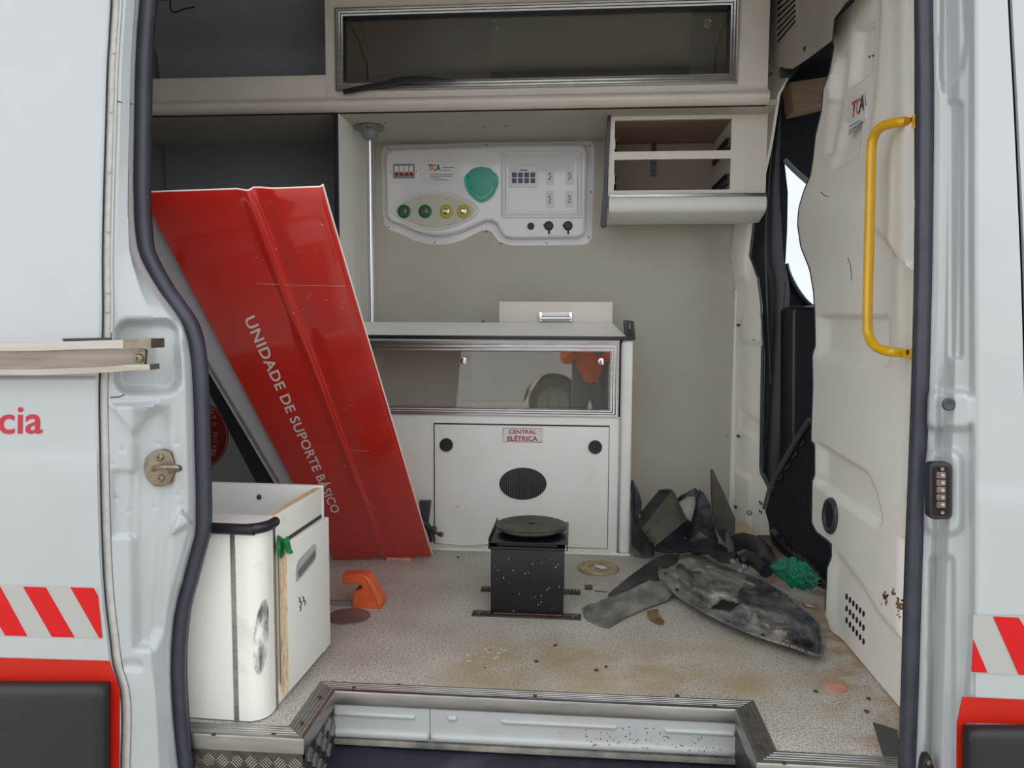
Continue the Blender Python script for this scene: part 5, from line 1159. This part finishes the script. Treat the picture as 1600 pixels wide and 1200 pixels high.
# pipes and foil right of heap
s5 = thing('bent_duct', 'dusty black bent duct lying between heap and bulkhead', 'debris', PZ(1170, 885, 0))
part('duct', MB().tube([P(1148, 850, 3.02), P(1160, 845, 2.98), P(1178, 850, 2.9), P(1192, 862, 2.8), P(1200, 880, 2.7)], 0.032, 16, 5), 'debris_plastic', s5)
part('duct_mouth', MB().tube([P(1158, 878, 2.78), P(1172, 872, 2.78), P(1186, 880, 2.72), P(1198, 892, 2.66)], 0.026, 14, 5), 'debris_dark', s5)
for x, y in ((1147, 878), (1164, 886), (1158, 892)): part('clamp', MB().lathe(P(x, y, 2.72), (0.2, -1, 0.2), [(0.010, -0.02), (0.010, 0), (0.006, 0.004), (0, 0.004)], 12), 'cast_grey', s5)
shard('trim_fragment', [(1168, 848, 3.05), (1180, 842, 3.05), (1192, 850, 3.0), (1196, 868, 2.95), (1186, 872, 2.9), (1174, 862, 2.98)], 'debris_brown', 'small brown-grey fragment beside the bent duct', seed=13, amp=0.015)
solo('rusty_block', MB().prism([P(1150, 825, 3.3), P(1170, 823, 3.3), P(1184, 838, 3.2), P(1182, 850, 3.15), P(1150, 845, 3.2)], (0, 0.08, 0), 0.004), 'wood_raw', 'rust-brown wooden block at the foot of far bulkhead corner', 'block')
# green bag
gb = MB()
def bag(u, v):
    a = u*2*math.pi; t = v*math.pi; r = 1+0.28*noise.noise(Vector((math.cos(a)*2.2, math.sin(a)*2.2, t*2)))+0.22*noise.noise(Vector((math.cos(a)*6, math.sin(a)*6, t*5)))
    c = (P(1206, 884, 2.62)*(1-v)+P(1282, 908, 2.42)*v); rad = 0.058*math.sin(max(0.02, min(3.12, t)))**0.6*r
    q = c+Vector((0.05*math.cos(a)*0.2, rad*math.cos(a)*0.9, rad*math.sin(a)*0.75)); q.z = max(q.z, 0.004); return q
gbo = solo('plastic_bag', gb.grid(48, 40, bag), 'green_bag', 'crumpled green plastic bag beside the torn black liner', 'bag', ang=30)
# big black liner hanging across the cut-out
bl = thing('wheel_arch_liner', 'large matt black liner leaning in the cab opening', 'liner', PZ(1270, 930, 0))
shard('liner_face', [(1262, 664, 2.95), (1245, 690, 3.0), (1225, 722, 3.05), (1206, 756, 3.1), (1196, 785, 3.1), (1196, 800, 3.06), (1204, 830, 3.0), (1208, 848, 2.98), (1225, 866, 2.9), (1240, 880, 2.8), (1262, 900, 2.68), (1280, 916, 2.6), (1292, 922, 2.54), (1302, 880, 2.50), (1306, 850, 2.50), (1290, 760, 2.66), (1282, 700, 2.80), (1276, 660, 2.88)], 'felt_black', '', parent=bl, seed=14, amp=0.012, cuts=4, sc=5)
tri_curve([(1266, 656, 2.92), (1248, 682, 2.98), (1226, 720, 3.03), (1206, 758, 3.08), (1195, 796, 3.06)], 0.011, 'slate', bl, 'rolled_rim')
for i in range(5):
    t = i/4; x = 1254-46*t; y = 684+72*t; part('clip_tab', MB().tube([P(x+4, y+4, 2.95+0.1*t), P(x-3, y+13, 2.96+0.1*t)], 0.007, 8, 1, smooth=False), 'black_plastic', bl)
tri_curve([(1208, 828, 2.96), (1228, 852, 2.88), (1252, 872, 2.74), (1276, 896, 2.58), (1288, 916, 2.5)], 0.012, 'debris_plastic', bl, 'lower_rim')
for i in range(8):
    t = (i+.5)/8; x = 1212+72*t; y = 836+72*t; part('clip_tab', MB().box(-0.012, 0.012, -0.008, 0.008, -0.014, 0.014, 0.002) if False else MB().tube([P(x-3, y-5, 2.93-0.38*t), P(x+5, y+6, 2.93-0.40*t)], 0.009, 6, 1, smooth=False), 'debris_dark', bl)
# flat strip pieces
shard('trim_strip', [PZ(955, 938, 0.012), PZ(950, 930, 0.012), PZ(958, 922, 0.014), PZ(985, 900, 0.02), PZ(1020, 877, 0.03), PZ(1040, 868, 0.03), PZ(1062, 867, 0.03), PZ(1058, 880, 0.03), PZ(1038, 898, 0.025), PZ(1010, 914, 0.02), PZ(980, 928, 0.014)], 'debris_plastic', 'smooth dark tapered strip lying behind the dusty torn strip', th=0.008, seed=15, amp=0.006, cat='trim strip')
shard('trim_strip', [PZ(911, 951, 0.006), PZ(918, 946, 0.01), PZ(932, 943, 0.02), PZ(942, 938, 0.022), PZ(975, 925, 0.05), PZ(1015, 907, 0.06), PZ(1040, 908, 0.03), PZ(1050, 930, 0.018), PZ(1042, 938, 0.012), PZ(1010, 950, 0.008), PZ(975, 966, 0.006), PZ(950, 981, 0.004), PZ(940, 978, 0.004), PZ(920, 970, 0.004), PZ(913, 962, 0.004)], 'debris_dusty', 'dusty grey torn plastic strip pointing at the pedestal', th=0.006, seed=16, amp=0.008, cat='trim strip')
hk = [PZ(1010, 955, 0.012), PZ(1028, 952, 0.02), PZ(1030, 962, 0.012), PZ(1038, 971, 0.006), PZ(1036, 976, 0.003), PZ(1026, 975, 0.003), PZ(1016, 968, 0.006)]
shard('metal_hook', hk, 'hook_brown', 'small curled tan scrap poking out below the dusty torn strip', th=0.003, amp=0.004, seed=17, cat='scrap')
shard('leaf_scrap', [PZ(1254, 940, 0.004), PZ(1264, 943, 0.008), PZ(1274, 949, 0.004), PZ(1260, 948, 0.003)], 'wood_raw', 'small tan flake on floor beside the big dusty tray', th=0.001, amp=0.002, seed=18, cat='flake')
# large dusty moulded tray
tray_out = [(1030, 893), (1036, 882), (1050, 874), (1066, 870), (1082, 868), (1100, 871), (1118, 882), (1150, 893), (1190, 908), (1225, 928), (1250, 948), (1272, 965), (1282, 982), (1285, 1000), (1284, 1018), (1276, 1024), (1240, 1011), (1200, 999), (1160, 984), (1120, 966), (1085, 947), (1056, 928), (1040, 913), (1032, 903)]
h1 = [(1056, 884), (1065, 879), (1086, 901), (1082, 911), (1060, 897)]; h2 = [(1110, 952), (1128, 936), (1158, 944), (1142, 957)]; h3 = [(1137, 882), (1175, 897), (1172, 901), (1134, 886)]
def tray_h(px, py):
    d = sdpoly(px, py, tray_out)
    z = 0.030+0.03*ss(1010, 900, py)*ss(1040, 1150, px)*0
    z += 0.034*ss(-8, -26, d)                                     # raised body inside the flange
    z += 0.020*math.exp(-((py-(905+(px-1060)*0.36))/9)**2)*ss(-10, -24, d)
    z -= 0.030*pl(px, py, [(1066, 890), (1095, 893), (1110, 925), (1082, 918)], 12)
    z += 0.014*pl(px, py, [(1078, 872), (1112, 880), (1124, 898), (1092, 892)], 10)
    z -= 0.022*pl(px, py, [(1150, 915), (1215, 935), (1240, 975), (1185, 965)], 18)
    z += 0.016*pl(px, py, [(1190, 975), (1262, 985), (1270, 1004), (1215, 996)], 12)
    z += 0.012*noise.noise(Vector((px*0.045, py*0.07, 1)))*ss(-5, -25, d) + 0.003*noise.noise(Vector((px*0.2, py*0.3, 2)))
    for h in (h1, h2, h3): z -= 0.012*pl(px, py, h, 8)
    z += 0.03*ss(1010, 875, py)*ss(1030, 1300, px)
    return z
bm = bmesh.new(); bmw = bmesh.new(); step = 2; Vd = {}; wing = [(1168, 900), (1195, 905), (1300, 930), (1300, 1040), (1215, 1010), (1232, 988), (1190, 975), (1176, 950), (1150, 935)]
def tv(i, j, b):
    k = (i, j, b is bmw)
    if k not in Vd: Vd[k] = b.verts.new(PZ(i, j, tray_h(i, j)))
    return Vd[k]
for i in range(1026, 1290, step):
    for j in range(864, 1028, step):
        cxp, cyp = i+1.5, j+1.5
        if sdpoly(cxp, cyp, tray_out) > 0.8 or any(sdpoly(cxp, cyp, h) < 0 for h in (h1, h2, h3)): continue
        q = bmw if sdpoly(cxp, cyp, wing)+7*noise.noise(Vector((cxp*.06, cyp*.1, 3))) < 0 else bm
        q.faces.new((tv(i, j, q), tv(i, j+step, q), tv(i+step, j+step, q), tv(i+step, j, q)))
mb = MB(); mb.bm.free(); mb.bm = bm
ty = thing('moulded_tray', 'large dusty black moulded underbody tray lying before the heap', 'tray', PZ(1160, 950, 0))
to_ = solid(part('tray_shell', mb, 'debris_tray', ty, ang=60), 0.004, 0)
mb = MB(); mb.bm.free(); mb.bm = bmw; solid(part('tray_wing', mb, 'tray_wing', ty, 'darker scuffed right end', ang=60), 0.004, 0)
rim = [PZ(x, y, tray_h(x, y)) for x, y in tray_out]; part('rolled_rim', MB().tube(rim+[rim[0]], 0.0045, 8, 3), 'debris_dusty', ty)
for x, y in ((1058, 922), (1137, 972), (1192, 993), (1244, 1006), (1040, 897)): part('clip_hole', MB().cyl(PZ(x, y, tray_h(x, y)+0.004), PZ(x, y, tray_h(x, y)-0.002), 0.006, n=10), 'hole', ty)
part('rib', MB().tube([PZ(x, y, tray_h(x, y)+0.004) for x, y in ((1104, 885), (1126, 893), (1150, 903), (1178, 915))], 0.006, 8, 3), 'debris_dusty', ty)

# ================================================================== BEHIND THE CAMERA (seen mirrored in the cabinet glass)
CY = -4.4; wz = -0.15
pk = thing('parked_pickup', 'white pickup parked opposite the ambulance, seen mirrored in cabinet glass', 'car', (-1.6, CY-0.85, -0.5))
def arch(cx, r, n=14, z0=-0.16): return [(cx+r*math.cos(math.pi*(1-i/n)), wz+r*math.sin(math.pi*(1-i/n))) for i in range(n+1)]
side = [(-4.3, -0.14)] + [(x, z) for x, z in arch(-3.35, 0.41)] + [(x, z) for x, z in arch(-0.32, 0.41)] + [(0.62, -0.12), (0.72, 0.05), (0.70, 0.42), (0.45, 0.56), (-0.55, 0.64), (-1.05, 1.08), (-2.35, 1.10), (-2.6, 0.66), (-4.35, 0.64)]
part('body', MB().prism([(x, CY, z) for x, z in side], (0, -1.7, 0), 0.02), 'car_white', pk)
part('side_window', MB().prism([(x, CY+0.004, z) for x, z in ((-0.72, 0.66), (-1.1, 1.02), (-2.3, 1.03), (-2.45, 0.66))], (0, -0.01, 0)), 'car_glass', pk)
for x in (-3.35, -0.32):
    for y in (CY-0.02, CY-1.50):
        w = part('wheel', MB().lathe((x, y, wz), (0, -1, 0), [(0.22, 0.0), (0.30, 0.0), (0.345, 0.03), (0.345, 0.17), (0.30, 0.2), (0.2, 0.2)], 40), 'tyre', pk)
        mb = MB().lathe((x, y, wz), (0, -1, 0), [(0.0, 0.03), (0.07, 0.03), (0.09, 0.06), (0.20, 0.04), (0.235, 0.01), (0.235, 0.16)], 36)
        for k in range(10): a = k*math.pi/5; mb.cyl((x+0.14*math.cos(a), y-0.03, wz+0.14*math.sin(a)), (x+0.14*math.cos(a), y-0.06, wz+0.14*math.sin(a)), 0.028, n=10)
        part('rim', mb, 'cast_grey', w)
pe = thing('person', 'person in an orange jacket photographing the doorway, mirrored in cabinet glass', 'person', (0.12, -0.5, -0.5))
def skinned(name, verts, edges, rads, m, parent, sub=2, root=0):
    me = bpy.data.meshes.new(name); org = wloc(parent); me.from_pydata([tuple(Vector(v)-org) for v in verts], edges, []); o = bpy.data.objects.new(name, me); COL.objects.link(o); o.parent = parent
    md = o.modifiers.new('skin', 'SKIN'); md.use_smooth_shade = True
    for i, r in enumerate(rads): d = me.skin_vertices[0].data[i]; d.radius = (r, r) if not isinstance(r, tuple) else r; d.use_root = (i == root)
    sb = o.modifiers.new('sub', 'SUBSURF'); sb.levels = sub; sb.render_levels = sub; me.materials.append(MATS[m]); return o
bx, by, g0 = 0.12, -0.48, -0.5
jv = [(bx, by, 0.42), (bx, by-0.01, 0.62), (bx, by, 0.84), (bx, by, 0.95), (bx, by+0.02, 1.03), (bx-0.17, by, 0.86), (bx-0.22, by+0.06, 0.62), (bx-0.12, by+0.30, 0.76), (bx+0.17, by, 0.86), (bx+0.24, by+0.06, 0.62), (bx+0.02, by+0.30, 0.74),
      (bx-0.09, by, 0.36), (bx-0.10, by+0.02, -0.05), (bx-0.11, by-0.02, -0.42), (bx-0.12, by+0.10, -0.46), (bx+0.09, by, 0.36), (bx+0.10, by+0.02, -0.05), (bx+0.12, by-0.02, -0.42), (bx+0.13, by+0.10, -0.46)]
je = [(0, 1), (1, 2), (2, 3), (3, 4), (2, 5), (5, 6), (6, 7), (2, 8), (8, 9), (9, 10), (0, 11), (11, 12), (12, 13), (13, 14), (0, 15), (15, 16), (16, 17), (17, 18)]
jr = [0.13, (0.15, 0.11), (0.15, 0.11), 0.06, 0.055, 0.065, 0.045, 0.032, 0.065, 0.045, 0.032, 0.09, 0.06, 0.042, 0.036, 0.09, 0.06, 0.042, 0.036]
skinned('body', jv, je, jr, 'denim', pe)
tj = [(bx, by, 0.36), (bx, by-0.01, 0.62), (bx, by, 0.84), (bx, by, 0.91), (bx-0.17, by, 0.86), (bx-0.22, by+0.06, 0.62), (bx-0.13, by+0.27, 0.745), (bx+0.17, by, 0.86), (bx+0.24, by+0.06, 0.62), (bx+0.03, by+0.27, 0.725)]
skinned('jacket', tj, [(0, 1), (1, 2), (2, 3), (2, 4), (4, 5), (5, 6), (2, 7), (7, 8), (8, 9)], [(0.16, 0.13), (0.165, 0.125), (0.165, 0.12), 0.07, 0.075, 0.056, 0.044, 0.075, 0.056, 0.044], 'vest_orange', pe)
def headf(u, v):
    a = u*2*math.pi; t = v*math.pi; r = Vector((0.075*math.sin(t)*math.cos(a), 0.092*math.sin(t)*math.sin(a), 0.115*math.cos(t)))
    if r.y > 0: r.y += 0.018*math.exp(-((r.x/0.012)**2+((r.z+0.01)/0.02)**2)) - 0.008*math.exp(-(((abs(r.x)-0.03)/0.014)**2+((r.z-0.008)/0.012)**2)) + 0.005*math.exp(-((r.x/0.022)**2+((r.z+0.048)/0.008)**2))
    return Vector((bx, by+0.03, 1.13))+r
hdp = part('head', MB().grid(48, 40, headf), 'skin', pe, ang=80)
part('hair', MB().grid(32, 20, lambda u, v: Vector((bx, by+0.018, 1.142))+Vector((0.083*math.sin(v*1.75)*math.cos(u*6.2832), 0.098*math.sin(v*1.75)*math.sin(u*6.2832), 0.118*math.cos(v*1.75)))), 'hair', pe, ang=80)
for sx in (-1, 1):
    part('ear', MB().lathe((bx+sx*0.076, by+0.03, 1.125), (sx, -0.3, 0), [(0.0, -0.01), (0.02, 0), (0.026, 0.006), (0.02, 0.012), (0.0, 0.008)], 14), 'skin', hdp)
    part('eye', MB().lathe((bx+sx*0.03, by+0.108, 1.138), (0, 1, 0), [(0.009, 0), (0.007, 0.004), (0, 0.006)], 12), 'hair', hdp)
for sx, wx_, wzz in ((-1, bx-0.12, 0.76), (1, bx+0.02, 0.74)):
    hv = [(wx_, by+0.30, wzz), (wx_, by+0.36, wzz+0.03)]; he = [(0, 1)]; hr = [0.028, (0.036, 0.018)]
    for k in range(4):
        i = len(hv); x = wx_-0.027+k*0.018; L = (0.9, 1.0, 0.95, 0.78)[k]
        hv += [(x, by+0.385, wzz+0.05), (x, by+0.40, wzz+0.05+0.028*L), (x, by+0.39, wzz+0.05+0.05*L)]; he += [(1, i), (i, i+1), (i+1, i+2)]; hr += [0.009, 0.0085, 0.0075]
    i = len(hv); hv += [(wx_-sx*0.035, by+0.355, wzz+0.03), (wx_-sx*0.045, by+0.38, wzz+0.055)]; he += [(0, i), (i, i+1)]; hr += [0.011, 0.009]
    skinned('hand', hv, he, hr, 'skin', pe)
